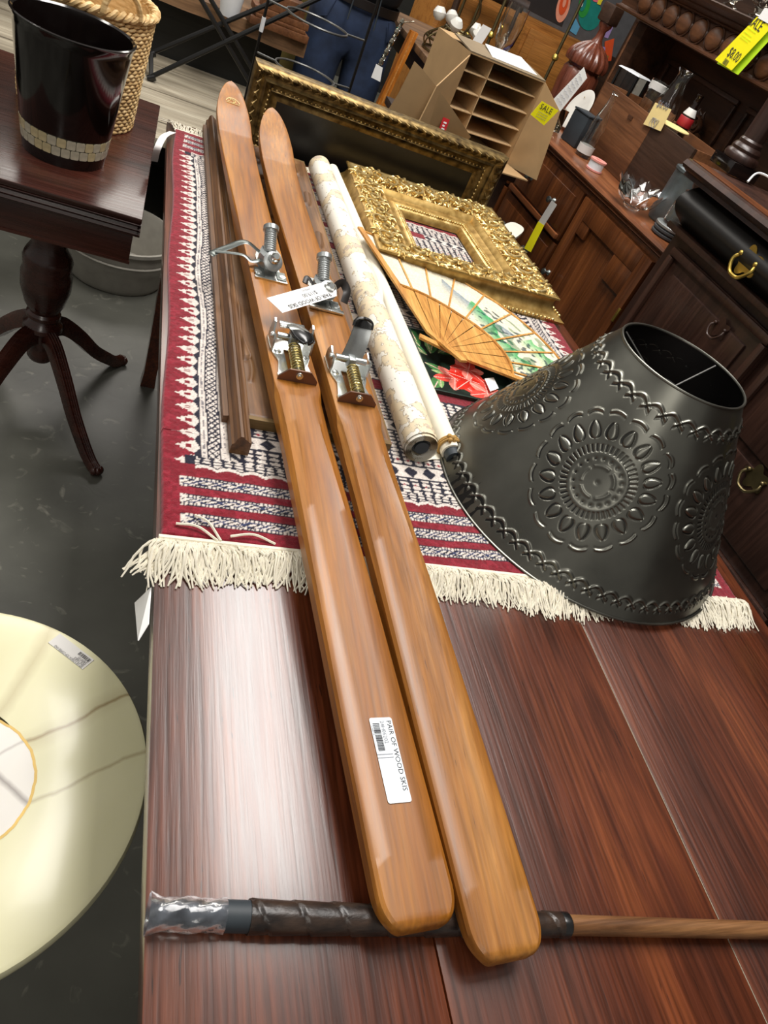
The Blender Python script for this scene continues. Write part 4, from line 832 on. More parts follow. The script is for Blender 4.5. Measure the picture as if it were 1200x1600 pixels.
for k in range(13):
    b0_, b1_ = a_in0 + (a_in1 - a_in0) * k / 13, a_in0 + (a_in1 - a_in0) * (k + 1) / 13 - .012; rows = []
    for a in np.linspace(b0_, b1_, 4): rows.append([fpt(a, .012 + (.19 * frad(a) / .385 - .012) * t, .0052 + .0006 * (k % 2)) for t in np.linspace(0, 1, 4)])
    m = MB(); m.grid(rows, flip=True); m.grid(np.array(rows) - [0, 0, .0012]); m.build('fan_stick', 'bamboo', fan)
m = MB(); m.tube([fpt(a, .192 * frad(a) / .385, .0065) for a in np.linspace(a_in0, a_in1, 40)], .0030, 6); m.build('inner_rim', 'bamboo', fan)
MB().lathe([(0, .012), (.004, .011), (.005, .0075)], 12, rotz(fpt(0, 0), 0)).build('pivot_pin', 'brass', fan)
# ---------------------------------------------------------------- punched tin lampshade
lc = np.array([.82, .80]); rb, rt_, zb_, zt_ = .272, .106, TZ + .0095, 1.066
ls = thing('tin_lampshade', (lc[0], lc[1], zb_), 'large dark punched tin lampshade standing on the corner of the rug', 'lampshade')
SL = math.hypot(rb - rt_, zt_ - zb_); NT, NS = 1150, 300
th = np.linspace(0, 2 * PI, NT, endpoint=False); ss = np.linspace(0, SL, NS); TH, SS = np.meshgrid(th, ss, indexing='ij'); RR = rb + (rt_ - rb) * SS / SL
H = np.zeros(TH.shape)
def ridge(d, w): return np.exp(-(d / w) ** 2)
s_c = SL * .50; th0 = math.radians(226)
for k in range(5):
    da = (TH - th0 - k * 2 * PI / 5 + PI) % (2 * PI) - PI; a_ = da * RR; b_ = SS - s_c; rho = np.hypot(a_, b_); phi = np.arctan2(b_, a_); K = 1.03
    near = rho < .125
    def add(v): 
        global H
        H = H + np.where(near, v, 0)
    add(-.0014 * ridge(rho, .0028 * K))
    seg = np.abs(((phi / (2 * PI) * 5) % 1) - .5); add(.0012 * ridge(rho - .023 * K, .0022) * (seg < .40))
    n2 = 18; dp = ((phi / (2 * PI) * n2) % 1 - .5) * 2 * PI / n2 * rho; add(-.0016 * ridge(np.hypot(dp, rho - .0335 * K), .0026))
    n3 = 44; dp = ((phi / (2 * PI) * n3) % 1 - .5) * 2 * PI / n3 * rho; add(-.0016 * ridge(dp, .0016) * (np.abs(rho - .0485 * K) < .0058))
    add(.0006 * ridge(rho - .040 * K, .003))
    n4 = 18; dp = ((phi / (2 * PI) * n4) % 1 - .5) * 2 * PI / n4 * rho; u = (rho - .0735 * K) / .0125; wid = .0078 * np.sqrt(np.clip(1 - u * u, 0, 1)) * (1 - .30 * u); e_ = np.abs(np.abs(dp) - wid); ins = np.abs(u) < 1
    add(np.where(ins, -.0022 * ridge(e_, .0016) * np.where(dp > 0, 1, .8) + .0020 * np.clip(1 - (np.abs(dp) / np.maximum(wid, 1e-4)) ** 2, 0, 1), 0))
    c_ = rho - (.0965 * K + .0050 * np.cos(dp / (2 * PI / n4 * .0965) * PI)); add(.0018 * ridge(c_, .0017) * (np.abs(dp) < .0125)); add(-.0008 * ridge(c_ + .0035, .002) * (np.abs(dp) < .0125))
for s0, per in ((.030, 32), (SL - .040, 15)):
    x_ = TH / (2 * PI) * per; y_ = (SS - s0)
    for o_, sg in ((0, 1), (.5, -1)):
        f_ = (x_ + o_) % 1; c_ = y_ - .0078 * np.cos((f_ - .5) * 2 * PI) * 1.0; H += .0024 * ridge(c_, .0022) * (np.abs(f_ - .5) < .40); H -= .0014 * ridge(c_ + .0040, .0022) * (np.abs(f_ - .5) < .40)
slope = np.array([(zt_ - zb_), (rb - rt_)]) / SL; R2 = RR + H * slope[0] + .0008 * np.sin(TH * 3 + 1); Z2 = zb_ + (zt_ - zb_) * SS / SL + H * slope[1]
np_grid('shade_wall', np.stack([lc[0] + R2 * np.cos(TH), lc[1] + R2 * np.sin(TH), Z2], -1), 'dark_tin', ls, cu=True)
m = MB(); m.lathe([(rb - .0012, zb_ + .001), (rt_ - .0012, zt_ - .001)], 96, rotz((lc[0], lc[1], 0), 0), cap=False); m.f = [f_[::-1] for f_ in m.f]; m.build('shade_lining', 'black_metal', ls)
for r_, z_ in ((rb, zb_ + .0018), (rt_, zt_)):
    MB().tube([(lc[0] + r_ * math.cos(t), lc[1] + r_ * math.sin(t), z_) for t in np.linspace(0, 2 * PI, 120, endpoint=False)], .0022, 8, closed=True).build('rolled_rim', 'dark_tin', ls)
hz_ = zt_ - .034
for k in range(3):
    a = math.radians(20) + k * 2 * PI / 3; MB().cyl((lc[0] + .02 * math.cos(a), lc[1] + .02 * math.sin(a), hz_ - .01), (lc[0] + .1 * math.cos(a), lc[1] + .1 * math.sin(a), zt_ - .003), .0014, n=8).build('spider_arm', 'wire_grey', ls)
MB().lathe([(.009, hz_ - .014), (.024, hz_ - .014), (.027, hz_ - .010), (.024, hz_ - .006), (.009, hz_ - .006)], 28, rotz((lc[0], lc[1], 0), 0), cap=False).build('spider_ring', 'chrome', ls)
# ---------------------------------------------------------------- left pedestal table
sz = .70; stt = thing('pedestal_side_table', (-.13, 1.82, 0), 'dark mahogany pedestal side table with reeded splayed legs holding the black wastebasket', 'table')
cx0, cx1, cy0, cy1 = -.36, .066, 1.585, 2.345
Mt_ = rotz((0.057, 1.585, 0), math.radians(-1.9)); W_, D_ = .43, .775
MB(Mt_).box((-W_, 0, sz - .012), (0, D_, sz), bev=.003).build('table_top', 'side_table_wood', stt)
prof = [(0, 0), (-.004, -.003), (0, -.007), (.003, -.010), (-.002, -.016), (.002, -.021), (-.001, -.027), (.004, -.031), (.004, -.034)]
for (p0, p1, nn) in (((-W_, 0), (0, 0), (0, 1)), ((0, 0), (0, D_), (-1, 0))):
    rows = [[(p[0] + nn[0] * (a + .004), p[1] + nn[1] * (a + .004), sz - .012 + h) for a, h in prof] for p in (p0, p1)]; MB(Mt_).grid(rows, flip=True).build('edge_moulding', 'side_table_wood', stt, ang=60)
MB(Mt_).box((-W_ + .012, .010, sz - .046), (-.010, D_ - .01, sz - .012)).build('moulding_core', 'side_table_wood', stt)
MB(Mt_).box((-W_ + .02, .014, sz - .115), (-.014, D_ - .05, sz - .046), bev=.001).build('apron', 'side_table_wood', stt)
MB(Mt_).box((-W_ + .018, .0115, sz - .1165), (-.012, .0145, sz - .110)).build('apron_bead', 'side_table_wood', stt)
pc_ = (-.135, 1.80, 0)
MB().lathe([(.09, .585), (.05, .56), (.040, .48), (.054, .455), (.059, .44), (.056, .415), (.061, .40), (.060, .36), (.048, .315), (.036, .292), (.042, .285), (.042, .276), (.034, .270), (.038, .262), (.048, .252), (.049, .240), (.040, .230), (.034, .225), (.034, .150), (.028, .14), (0, .14)], 40, rotz(pc_, 0)).build('turned_column', 'side_table_wood', stt)
for (fx, fy) in ((.045, 1.512), (.084, 2.050), (-.345, 1.52), (-.37, 2.06)):
    dx, dy = fx - pc_[0], fy - pc_[1]; L2 = math.hypot(dx, dy); dxy = np.array([dx, dy]) / L2; sd = np.array([-dxy[1], dxy[0]]); rows = []
    cv = bez([(0.02, .232), (.07, .222), (.135, .165), (.20, .095), (.27, .040), (L2 - .03, .020), (L2, .016)], 8)
    for i, (r_, z_) in enumerate(cv):
        u = i / (len(cv) - 1); tg_ = cv[min(i + 1, len(cv) - 1)] - cv[max(i - 1, 0)]; tg_ /= np.linalg.norm(tg_); nz = np.array([-tg_[1], tg_[0]]); hw = .0165 - .004 * u; hh = .025 - .012 * u; sec = []
        for a, h in ((-1, -1), (-1, .55), (-.78, .92), (-.6, .74), (-.42, 1), (-.2, .8), (0, 1), (.2, .8), (.42, 1), (.6, .74), (.78, .92), (1, .55), (1, -1)):
            q = np.array([r_, z_]) + nz * hh * h; q[1] = max(q[1], .0005); sec.append((pc_[0] + dxy[0] * q[0] + sd[0] * hw * a, pc_[1] + dxy[1] * q[0] + sd[1] * hw * a, q[1]))
        rows.append(sec)
    m = MB(); m.grid(rows, cv=True); n_ = 13; m.f.append(tuple((len(rows) - 1) * n_ + j for j in range(n_))); leg = m.build('splayed_leg', 'side_table_wood', stt, ang=35)
    m = MB()
    for j in (-1, 0, 1): c = np.array([fx, fy]) + sd * .009 * j + dxy * (.004 if j == 0 else 0); m.ball((c[0], c[1], .0145), (.010, .010, .0140), 8, 6)
    m.build('paw_toes', 'side_table_wood', leg)
# ---------------------------------------------------------------- black wastebasket with mosaic band
bk = np.array([-.122, 1.815]); wb = thing('wastebasket', (bk[0], bk[1], sz), 'glossy black wastebasket with mother-of-pearl mosaic band on the side table', 'bin')
def br(z): return .086 + (.118 - .086) * z / .262
MB().lathe([(0, .0005), (br(0), .0005), (br(.024), .024), (br(.024), .0242)], 64, rotz((bk[0], bk[1], sz), 0)).build('base_band', 'black_lacquer', wb)
MB().lathe([(br(.0245) - .001, .0242), (br(.066) - .001, .066)], 64, rotz((bk[0], bk[1], sz), 0), cap=False).build('mosaic_bed', 'grout', wb)
MB().lathe([(br(.066) + .0005, .066), (br(.07) + .0004, .067), (br(.24), .24), (br(.256), .254), (br(.258) + .003, .258), (br(.262) + .0035, .262), (br(.262), .2635), (br(.262) - .004, .260), (br(.20) - .004, .2), (br(.03) - .005, .03), (0, .029)], 72, rotz((bk[0], bk[1], sz), 0)).build('bin_wall', 'black_lacquer', wb)
tile0 = None; r3 = random.Random(4)
for row in range(2):
    for k in range(30):
        a = (k + .5 * row) * 2 * PI / 30; z_ = .0345 + row * .0205; M = frame((bk[0] + (br(z_) - .0006) * math.cos(a), bk[1] + (br(z_) - .0006) * math.sin(a), sz + z_), (-math.sin(a), math.cos(a), 0), (math.cos(a), math.sin(a), -.12))
        if tile0 is None or k == 0:
            src = MB().prism(rrect(.0088 if row == 0 else .0092, .0096, .0030, 2), -.0005, .0013).build('mosaic_tile', 'pearl', None, ang=30); 
            src.parent = wb; off = np.array(wb.location); Mx = M.copy(); Mx[:3, 3] -= off; src.matrix_local = Matrix(Mx.tolist()); tile0 = src
        else:
            o = inst(tile0, wb, M)
            o.material_slots[0].link = 'OBJECT'; o.material_slots[0].material = M_['pearl_warm' if r3.random() < .35 else 'pearl']
# ---------------------------------------------------------------- woven basket
bs = np.array([-.122, 2.115]); kb = thing('woven_basket', (bs[0], bs[1], sz), 'tall tan woven seagrass basket behind the black wastebasket', 'basket')
hB = .268; rB = lambda z: .134 + .020 * (z / hB)
MB().lathe([(0, .002), (rB(0) - .004, .002), (rB(hB) - .006, hB), (rB(hB) - .010, hB), (rB(.01) - .010, .01), (0, .008)], 60, rotz((bs[0], bs[1], sz), 0)).build('basket_lining', 'wicker', kb)
m = MB(); nrow = 31; rk = random.Random(8)
for i in range(nrow):
    z_ = .005 + (hB - .012) * i / (nrow - 1); n = 40
    for k in range(n):
        a = (k + .5 * (i % 2) + rk.uniform(-.06, .06)) / n * 2 * PI; r_ = rB(z_) + rk.uniform(-.0005, .001); hl_ = PI * rB(z_) / n * 1.12
        M = frame((bs[0] + r_ * math.cos(a), bs[1] + r_ * math.sin(a), sz + z_), (-math.sin(a), math.cos(a), rk.uniform(.02, .16)), (0, 0, 1)); m.ball((0, 0, 0), (hl_, .0045, .0049), 6, 5, M)
tag(m.build('woven_wall', 'wicker', kb), 'rows of twisted seagrass', kind='stuff')
m = MB(); pts = []
for s_ in (0, 1):
    m.tube([(bs[0] + (rB(hB) + .006 * math.cos(k * .9 + s_ * PI)) * math.cos(k / 180 * 2 * PI), bs[1] + (rB(hB) + .006 * math.cos(k * .9 + s_ * PI)) * math.sin(k / 180 * 2 * PI), sz + hB + .006 * math.sin(k * .9 + s_ * PI)) for k in range(180)], .0062, 6, closed=True)
m.build('braided_rim', 'wicker', kb)
ah = math.radians(-58); e_ = np.array([-math.sin(ah), math.cos(ah), 0]); o_ = np.array([bs[0] + rB(hB) * math.cos(ah), bs[1] + rB(hB) * math.sin(ah), sz + hB])
MB().tube([o_ + e_ * .045 * math.cos(t) + np.array([0, 0, .05 * math.sin(t)]) for t in np.linspace(0, PI, 16)], .007, 8).build('loop_handle', 'wicker', kb)
# ---------------------------------------------------------------- tub on the floor
tp = np.array([.03, 2.63]); tub = thing('round_tub', (tp[0], tp[1], 0), 'pale grey round tub on the concrete floor behind the side table', 'tub')
MB().lathe([(0, .001), (.165, .001), (.175, .02), (.185, .12), (.192, .125), (.196, .165), (.203, .168), (.203, .180), (.193, .180), (.186, .165), (.165, .012), (0, .012)], 48, rotz((tp[0], tp[1], 0), 0)).build('tub_wall', 'tub_plastic', tub)
MB().tube([(tp[0] + .200 * math.cos(t), tp[1] + .200 * math.sin(t), .125) for t in np.linspace(0, 2 * PI, 60, endpoint=False)], .004, 6, closed=True).build('rim_band', 'tub_plastic', tub)
# ---------------------------------------------------------------- dark gilt frame standing behind the table
fy = 2.115; fx0, fx1, fz1 = .283, 1.052, .955
df = thing('dark_gilt_frame', ((fx0 + fx1) / 2, fy, 0), 'large tarnished gilt frame with black panel standing upright behind the table', 'frame')
poly = [np.array(p) for p in ((fx0, 0.0), (fx1, 0.0), (fx1, fz1), (fx0, fz1))]
pr_ = [(0, -.04), (-.002, .004), (.004, .012), (.012, .014), (.018, .006), (.030, .0), (.036, .003), (.040, -.004), (.050, -.008), (.055, -.004), (.060, -.012), (.070, -.016), (.078, -.018), (.080, -.026)]
rings = [[np.array([p[0], fy + .0 - h, p[1]]) for p in inset(poly, d)] for d, h in pr_]
for k in range(4):
    MB().grid([[r_[k], r_[(k + 1) % 4]] for r_ in rings], flip=True).build('frame_rail', 'gold_dark', df, ang=45)
    A_, B_ = rings[8][k], rings[8][(k + 1) % 4]; m = MB(); n = int(np.linalg.norm(B_ - A_) / .012)
    for i in range(n): c = A_ + (B_ - A_) * (i + .5) / n; m.ball(c - [0, .002, 0], .0032, 6, 4)
    tag(m.build('bead_row', 'gold_leaf', df, ang=60), kind='stuff')
    A_, B_ = rings[2][k], rings[2][(k + 1) % 4]; m = MB(); n = int(np.linalg.norm(B_ - A_) / .026); e_ = nrm(B_ - A_); rI = nrm(rings[5][k] + rings[5][(k + 1) % 4] - A_ - B_)
    for i in range(n):
        c = A_ + (B_ - A_) * (i + .5) / n; m.tube([c - e_ * .010 + rI * .020, c + [0, -.006, 0] + rI * .008, c + e_ * .012 + rI * .003], [.002, .0055, .002], 6); m.tube([c + e_ * .012 + rI * .022, c + [0, -.004, 0] + rI * .012, c + e_ * .002 + rI * .004], [.0015, .004, .0015], 6)
    tag(m.build('leaf_carving', 'gold_dark', df, ang=60), kind='stuff')
MB().box((fx0 + .07, fy + .018, .07), (fx1 - .07, fy + .026, fz1 - .07)).build('black_panel', 'mirror_black', df)
MB().box((fx0 + .005, fy + .026, .004), (fx1 - .005, fy + .04, fz1 - .002)).build('backing', 'dark_crate_wood', df)
# pale oval board at the far corner of the table
ob = thing('oval_board', (1.10, 2.05, TZ), 'pale rounded board poking out behind the gold frame', 'board')
c0 = U(812, 350, z=.772); c1 = np.array([1.085, 1.99]); cm = (c0[:2] + c1) / 2; MB(rotz((cm[0], cm[1], 0), math.atan2(c0[1] - c1[1], c0[0] - c1[0]))).prism([(np.linalg.norm(c0[:2] - c1) / 2 * math.copysign(abs(math.cos(t)) ** .6, math.cos(t)), .030 * math.copysign(abs(math.sin(t)) ** .7, math.sin(t))) for t in np.linspace(0, 2 * PI, 36, endpoint=False)], .7612, .770).build('board', 'lime_pale', ob)
# ---------------------------------------------------------------- plank platform, slab bench behind it
pf = thing('plank_platform', (-.4, 3.3, 0), 'low platform of whitewashed planks at the far left', 'platform')
for k in range(6): y = 2.74 + k * .168; MB().box((-1.7, y, .452), (.56, y + .163, .478 + .002 * (k % 2)), bev=.003).build('plank', 'plank_wood', pf)
for x in (-1.6, .46): MB().box((x, 2.76, 0), (x + .08, 3.72, .4515)).build('trestle', 'dark_void', pf)
sb = thing('slab_bench', (-.4, 3.9, 0), 'rough wooden slab bench with black front behind the plank platform', 'bench')
m = MB(); xs = np.linspace(-1.4, .672, 60); fr_ = [3.60 + .012 * math.sin(x * 9) + .006 * math.sin(x * 31) for x in xs]
m.prism([(x, y) for x, y in zip(xs, fr_)] + [(.655, 4.0), (.60, 4.2), (-1.4, 4.2)], .705, .762); m.build('slab', 'slab_wood', sb, ang=30)
for k in range(2): MB().box((-1.4, 3.755, .352 * k), (.60, 3.79, .352 * (k + 1) - .003)).build('front_board', 'black_wall_wood', sb)
MB().box((.52, 3.80, 0), (.60, 4.15, .704)).build('bench_end', 'black_wall_wood', sb)
# things on the slab
c0 = U(357, 25, z=.763); cup = thing('white_cup', tuple(c0), 'white tapered plastic cup on the slab bench', 'cup')
MB().lathe([(0, 0), (.036, 0), (.040, .02), (.056, .15), (.060, .152), (.060, .158), (.054, .157), (.036, .008), (0, .008)], 28, rotz(c0, 0)).build('cup_wall', 'white_plastic', cup)
c0 = U(432, 48, z=.763); wb_ = thing('moulded_block', tuple(c0), 'dark brown stepped wooden block on the slab bench', 'block')
for k, (w, h0, h1) in enumerate(((.13, 0, .03), (.11, .03, .045), (.12, .045, .07), (.09, .07, .13))): MB(rotz(c0, .1)).box((-w, -.05 + k * .004, h0 + .0004), (w, .05 - k * .004, h1), bev=.004).build('step', 'crate_wood', wb_)
c0 = U(432, 8, y=3.80); bw = thing('wooden_bowl', (c0[0], c0[1], .763), 'reddish wooden bowl set on a block on the slab bench', 'bowl')
MB().lathe([(0, 0), (.05, 0), (.05, .04), (.075, .06), (.11, .11), (.125, .17), (.119, .17), (.1, .11), (.06, .065), (0, .06)], 32, rotz((c0[0], c0[1] + .06, .763), 0)).build('bowl_wall', 'red_wood', bw)
yb = thing('olive_panel', (.72, 4.35, 0), 'olive yellow panel standing behind the person', 'panel')
MB().box((.35, 4.33, 0), (.98, 4.36, .90), bev=.003).build('board', 'olive_paint', yb)
# black folding stand in front of the slab
fs = thing('folding_stand', (.3, 3.35, .5), 'black folding metal stand with crossed legs on the plank platform', 'stand')
def rod(root, pts, r_, matn='black_metal', name='rod'): return MB().tube(pts, r_, 8).build(name, matn, root)
def long(p, q, y, k0=0.0, k1=1.0):
    a, b_ = U(*p, y=y), U(*q, y=y); return a + (b_ - a) * k0, a + (b_ - a) * k1
for (p, q, y, k1) in (((236, 120), (450, 20), 3.33, 1.35), ((236, 83), (430, 2), 3.47, 1.3)):
    a, b_ = long(p, q, y, 0, k1); rod(fs, [a, b_], .009, name='crossed_leg')
for (p, q, y) in (((303, -20), (387, 124), 3.34), ((318, -20), (400, 118), 3.46)):
    a, b_ = long(p, q, y); a[2] = a[2]; k = (.487 - a[2]) / (b_[2] - a[2]); rod(fs, [a, a + (b_ - a) * min(k, 1.25)], .009, name='crossed_leg')
a = U(236, 120, y=3.33); b_ = U(236, 83, y=3.47); MB().tube([a, b_], .009, 8).build('foot_bar', 'black_metal', fs); MB().tube([a + (-.012, 0, -.012), a + (.016, 0, .004)], .013, 10).build('rubber_foot', 'black_rubber', fs); MB().tube([b_ + (-.012, 0, -.012), b_ + (.016, 0, .004)], .013, 10).build('rubber_foot', 'black_rubber', fs)
# two-post wire ring stand behind the frame
ry = 2.62; rs = thing('wire_ring_stand', (.48, ry, 0), 'grey wire stand with two horizontal rings between thin posts', 'stand')
pL = U(428, 0, y=ry)[0], U(584, 0, y=ry)[0]
xl, xr = U(405, 60, y=ry)[0], U(572, 60, y=ry)[0]
for x in (xl, xr): rod(rs, [(x, ry, 0), (x, ry, 1.32)], .0045, name='post')
for zz, dx in ((.868, 0), (1.012, -.005)):
    cx_, r_ = (xl + xr) / 2 + dx, .098
    MB().tube([(cx_ + r_ * math.cos(t), ry - .02 + r_ * .92 * math.sin(t), zz) for t in np.linspace(0, 2 * PI, 48, endpoint=False)], .0032, 6, closed=True).build('wire_ring', 'wire_grey', rs)
    rod(rs, [(xl, ry, zz), (cx_ - r_, ry - .02, zz)], .003, 'wire_grey', 'bracket'); rod(rs, [(cx_ + r_, ry - .02, zz), (xr, ry, zz)], .003, 'wire_grey', 'bracket')
rod(rs, [(xl, ry - .06, .004), (xl, ry + .1, .004)], .004, name='foot'); rod(rs, [(xr, ry - .06, .004), (xr, ry + .1, .004)], .004, name='foot')
MB().cyl((xl, ry, .925), (xl, ry, .965), .0065, n=10).build('plastic_tie', 'white_plastic', rs)
# ---------------------------------------------------------------- the person in jeans
py_ = 3.95; pxc = U(545, 55, y=py_)[0]
ps = thing('person', (pxc, py_, 0), 'person in dark blue jeans and black top standing behind the tall frame', 'person')
def skin_mesh(name, verts, edges, radii, matn, sub=2):
    me = bpy.data.meshes.new(name); me.from_pydata([tuple(np.array(v) - np.array(ps.location)) for v in verts], edges, []); o = bpy.data.objects.new(name, me); COL.objects.link(o)
    o.modifiers.new('skin', 'SKIN'); sm = o.modifiers.new('sub', 'SUBSURF'); sm.levels = sub; sm.render_levels = sub
    for i, r_ in enumerate(radii): me.skin_vertices[0].data[i].radius = r_ if hasattr(r_, '__len__') else (r_, r_)
    me.skin_vertices[0].data[0].use_root = True
    dg = bpy.context.evaluated_depsgraph_get(); me2 = bpy.data.meshes.new_from_object(o.evaluated_get(dg)); bpy.data.objects.remove(o); me2.name = name; me2.shade_smooth()
    o = bpy.data.objects.new(name, me2); COL.objects.link(o); o.parent = ps; me2.materials.clear(); me2.materials.append(M_[matn]); return o
X, Y = pxc, py_
# body (one continuous surface: torso, head, arms); clothing parts follow it
bv = [(X, Y, .92), (X, Y, 1.05), (X, Y, 1.20), (X, Y, 1.36), (X, Y, 1.44), (X, Y - .01, 1.50), (X, Y - .02, 1.60), (X, Y - .015, 1.68),
      (X - .17, Y, 1.38), (X - .22, Y + .01, 1.14), (X - .12, Y - .20, 1.17), (X - .07, Y - .25, 1.19), (X + .17, Y, 1.38), (X + .22, Y + .01, 1.14), (X + .12, Y - .20, 1.17), (X + .07, Y - .25, 1.19),
      (X - .10, Y, .84), (X - .115, Y - .01, .48), (X - .12, Y, .10), (X - .125, Y - .10, .035), (X + .10, Y, .84), (X + .115, Y - .01, .48), (X + .12, Y, .10), (X + .125, Y - .10, .035)]
be = [(0, 1), (1, 2), (2, 3), (3, 4), (4, 5), (5, 6), (6, 7), (3, 8), (8, 9), (9, 10), (10, 11), (3, 12), (12, 13), (13, 14), (14, 15), (0, 16), (16, 17), (17, 18), (18, 19), (0, 20), (20, 21), (21, 22), (22, 23)]
brd = [(.12, .085), (.12, .08), (.13, .085), (.13, .085), .055, .052, (.078, .092), (.065, .075), .055, .042, .032, .028, .055, .042, .032, .028, .085, .058, .042, .04, .085, .058, .042, .04]
skin_mesh('body', bv, be, brd, 'skin')
jv = [(X, Y, 1.0), (X, Y, .88), (X - .105, Y, .80), (X - .115, Y - .012, .62), (X - .118, Y - .012, .48), (X - .122, Y, .08), (X + .105, Y, .80), (X + .115, Y - .012, .62), (X + .118, Y - .012, .48), (X + .122, Y, .08)]
skin_mesh('jeans', jv, [(0, 1), (1, 2), (2, 3), (3, 4), (4, 5), (1, 6), (6, 7), (7, 8), (8, 9)], [(.20, .14), (.205, .145), (.125, .13), (.112, .115), (.10, .10), (.085, .09), (.125, .13), (.112, .115), (.10, .10), (.085, .09)], 'denim')
skin_mesh('black_top', [(X, Y, .93), (X, Y, 1.05), (X, Y, 1.20), (X, Y, 1.36), (X, Y, 1.43), (X - .17, Y, 1.38), (X - .22, Y + .01, 1.14), (X - .13, Y - .18, 1.168), (X + .17, Y, 1.38), (X + .22, Y + .01, 1.14), (X + .13, Y - .18, 1.168)],
          [(0, 1), (1, 2), (2, 3), (3, 4), (3, 5), (5, 6), (6, 7), (3, 8), (8, 9), (9, 10)], [(.215, .155), (.21, .15), (.20, .14), (.18, .125), .07, .07, .056, .046, .07, .056, .046], 'black_cloth')
MB().lathe([(1, -.02), (1.02, -.018), (1.02, .018), (1, .02)], 40, np.array([[.192, 0, 0, X], [0, .138, 0, Y], [0, 0, 1, .955], [0, 0, 0, 1]]), cap=False).build('belt', 'belt_leather', ps)
MB().ball((X, Y + .01, 1.66), (.083, .098, .095), 16, 10).build('hair', 'hair', ps)
m = MB(); 
for sx in (-1, 1): m.ball((X + sx * .03, Y - .108, 1.635), .011, 8, 6)
m.build('eyes', 'ink', ps); MB().ball((X, Y - .115, 1.605), (.013, .02, .02), 8, 6).build('nose', 'skin', ps); MB().ball((X, Y - .098, 1.57), (.026, .008, .006), 8, 6).build('mouth', 'pink_tape', ps)
for sx in (-1, 1):
    MB().ball((X + sx * .08, Y - .01, 1.625), (.012, .02, .03), 8, 6).build('ear', 'skin', ps)
    hx = X + sx * .07; hy = Y - .25
    for k in range(4): MB().tube(bez([(hx, hy, 1.205 - .016 * k), (hx - sx * .030, hy - .030, 1.208 - .017 * k), (hx - sx * (.056 - .006 * abs(k - 1)), hy - .028, 1.205 - .017 * k)], 4), np.linspace(.010, .007, 9), 8).build('finger', 'skin', ps)
    MB().tube(bez([(hx, hy, 1.205), (hx - sx * .010, hy - .018, 1.235), (hx - sx * .024, hy - .028, 1.25)], 4), np.linspace(.011, .008, 9), 8).build('thumb', 'skin', ps)
    MB().ball((X + sx * .124, Y - .06, .045), (.05, .125, .045), 12, 8).build('shoe', 'black_rubber', ps)
    MB().tube([(X + sx * .13, Y - .132, .93), (X + sx * .15, Y - .128, .86), (X + sx * .178, Y - .09, .84)], .003, 5).build('pocket_seam', 'denim', ps)
    MB().tube([(X + sx * .055, Y - .142, 1.16), (X + sx * .06, Y - .15, 1.0), (X + sx * .065, Y - .165, .88)], .0035, 6).build('drawstring', 'slate', ps)
# ---------------------------------------------------------------- cardboard carton with dividers
bxT = thing('low_table', (1.15, 2.7, 0), 'dark wooden table carrying the open cardboard carton behind the tall frame', 'table')
MB().box((.88, 2.50, .800), (1.31, 2.93, .826), bev=.004).build('table_top', 'dark_crate_wood', bxT)
for x in (.92, 1.27):
    for y in (2.54, 2.89): MB().box((x - .02, y - .02, 0), (x + .02, y + .02, .7995), bev=.003).build('leg', 'dark_crate_wood', bxT)
ct = thing('cardboard_carton', (1.14, 2.66, .827), 'open cardboard carton with stacked dividers standing on its side', 'carton')
Mb = rotz((1.135, 2.565, .8275), math.radians(12)); cw, ch, cd = .165, .285, .24; tk = .004
MB(Mb).box((-cw, 0, 0), (cw, cd, tk)).build('side_panel', 'cardboard', ct); MB(Mb).box((-cw, 0, ch - tk), (cw, cd, ch)).build('side_panel', 'cardboard', ct)
MB(Mb).box((-cw, 0, tk), (-cw + tk, cd, ch - tk)).build('side_panel', 'cardboard', ct); MB(Mb).box((cw - tk, 0, tk), (cw, cd, ch - tk)).build('side_panel', 'cardboard', ct)
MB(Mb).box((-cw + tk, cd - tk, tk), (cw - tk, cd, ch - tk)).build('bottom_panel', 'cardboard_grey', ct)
for k in range(1, 5): z = ch * k / 5; MB(Mb).box((-cw + tk, .012, z), (cw - tk, cd - tk, z + .003)).build('divider', 'cardboard_edge', ct)
xd = -cw + .32 * cw * 2
for k in range(5): z = ch * k / 5; MB(Mb).box((xd, .010, z + .0035), (xd + .003, cd - tk, z + ch / 5 - .0005)).build('divider', 'cardboard_edge', ct)
MB(Mb).box((xd + .02, .03, tk + .0005), (cw - .02, cd - .03, tk + .004)).build('pale_sheet', 'lime_pale', ct)
def flap(pts, matn='cardboard', name='flap', t=.004):
    p = np.array(pts, float); nn = nrm(np.cross(p[1] - p[0], p[3] - p[0])) * t; m = MB(Mb); m.add(np.vstack([p, p + nn]), [(3, 2, 1, 0), (4, 5, 6, 7), (0, 1, 5, 4), (1, 2, 6, 5), (2, 3, 7, 6), (3, 0, 4, 7)]); return m.build(name, matn, ct, ang=0)
flap([(-cw, 0, 0), (-cw, 0, ch * .97), (-cw - .12, -.075, ch * .62), (-cw - .15, -.09, 0.01)]); flap([(cw, 0, ch), (cw, 0, 0), (cw + .10, -.08, 0.0), (cw + .07, -.06, ch * .8)])
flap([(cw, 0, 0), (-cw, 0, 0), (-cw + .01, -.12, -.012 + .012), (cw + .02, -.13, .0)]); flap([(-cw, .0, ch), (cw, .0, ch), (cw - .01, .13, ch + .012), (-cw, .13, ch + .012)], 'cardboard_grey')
flap([(-cw + .10, .02, ch + .006), (cw - .03, .02, ch + .006), (cw - .05, .12, ch + .024), (-cw + .12, .12, ch + .02)], 'paper_white', 'paper_wad', .002)
pl_ = thing('corrugated_sheet', (.86, 2.58, .827), 'loose bent cardboard sheet with a red label beside the carton', 'cardboard')
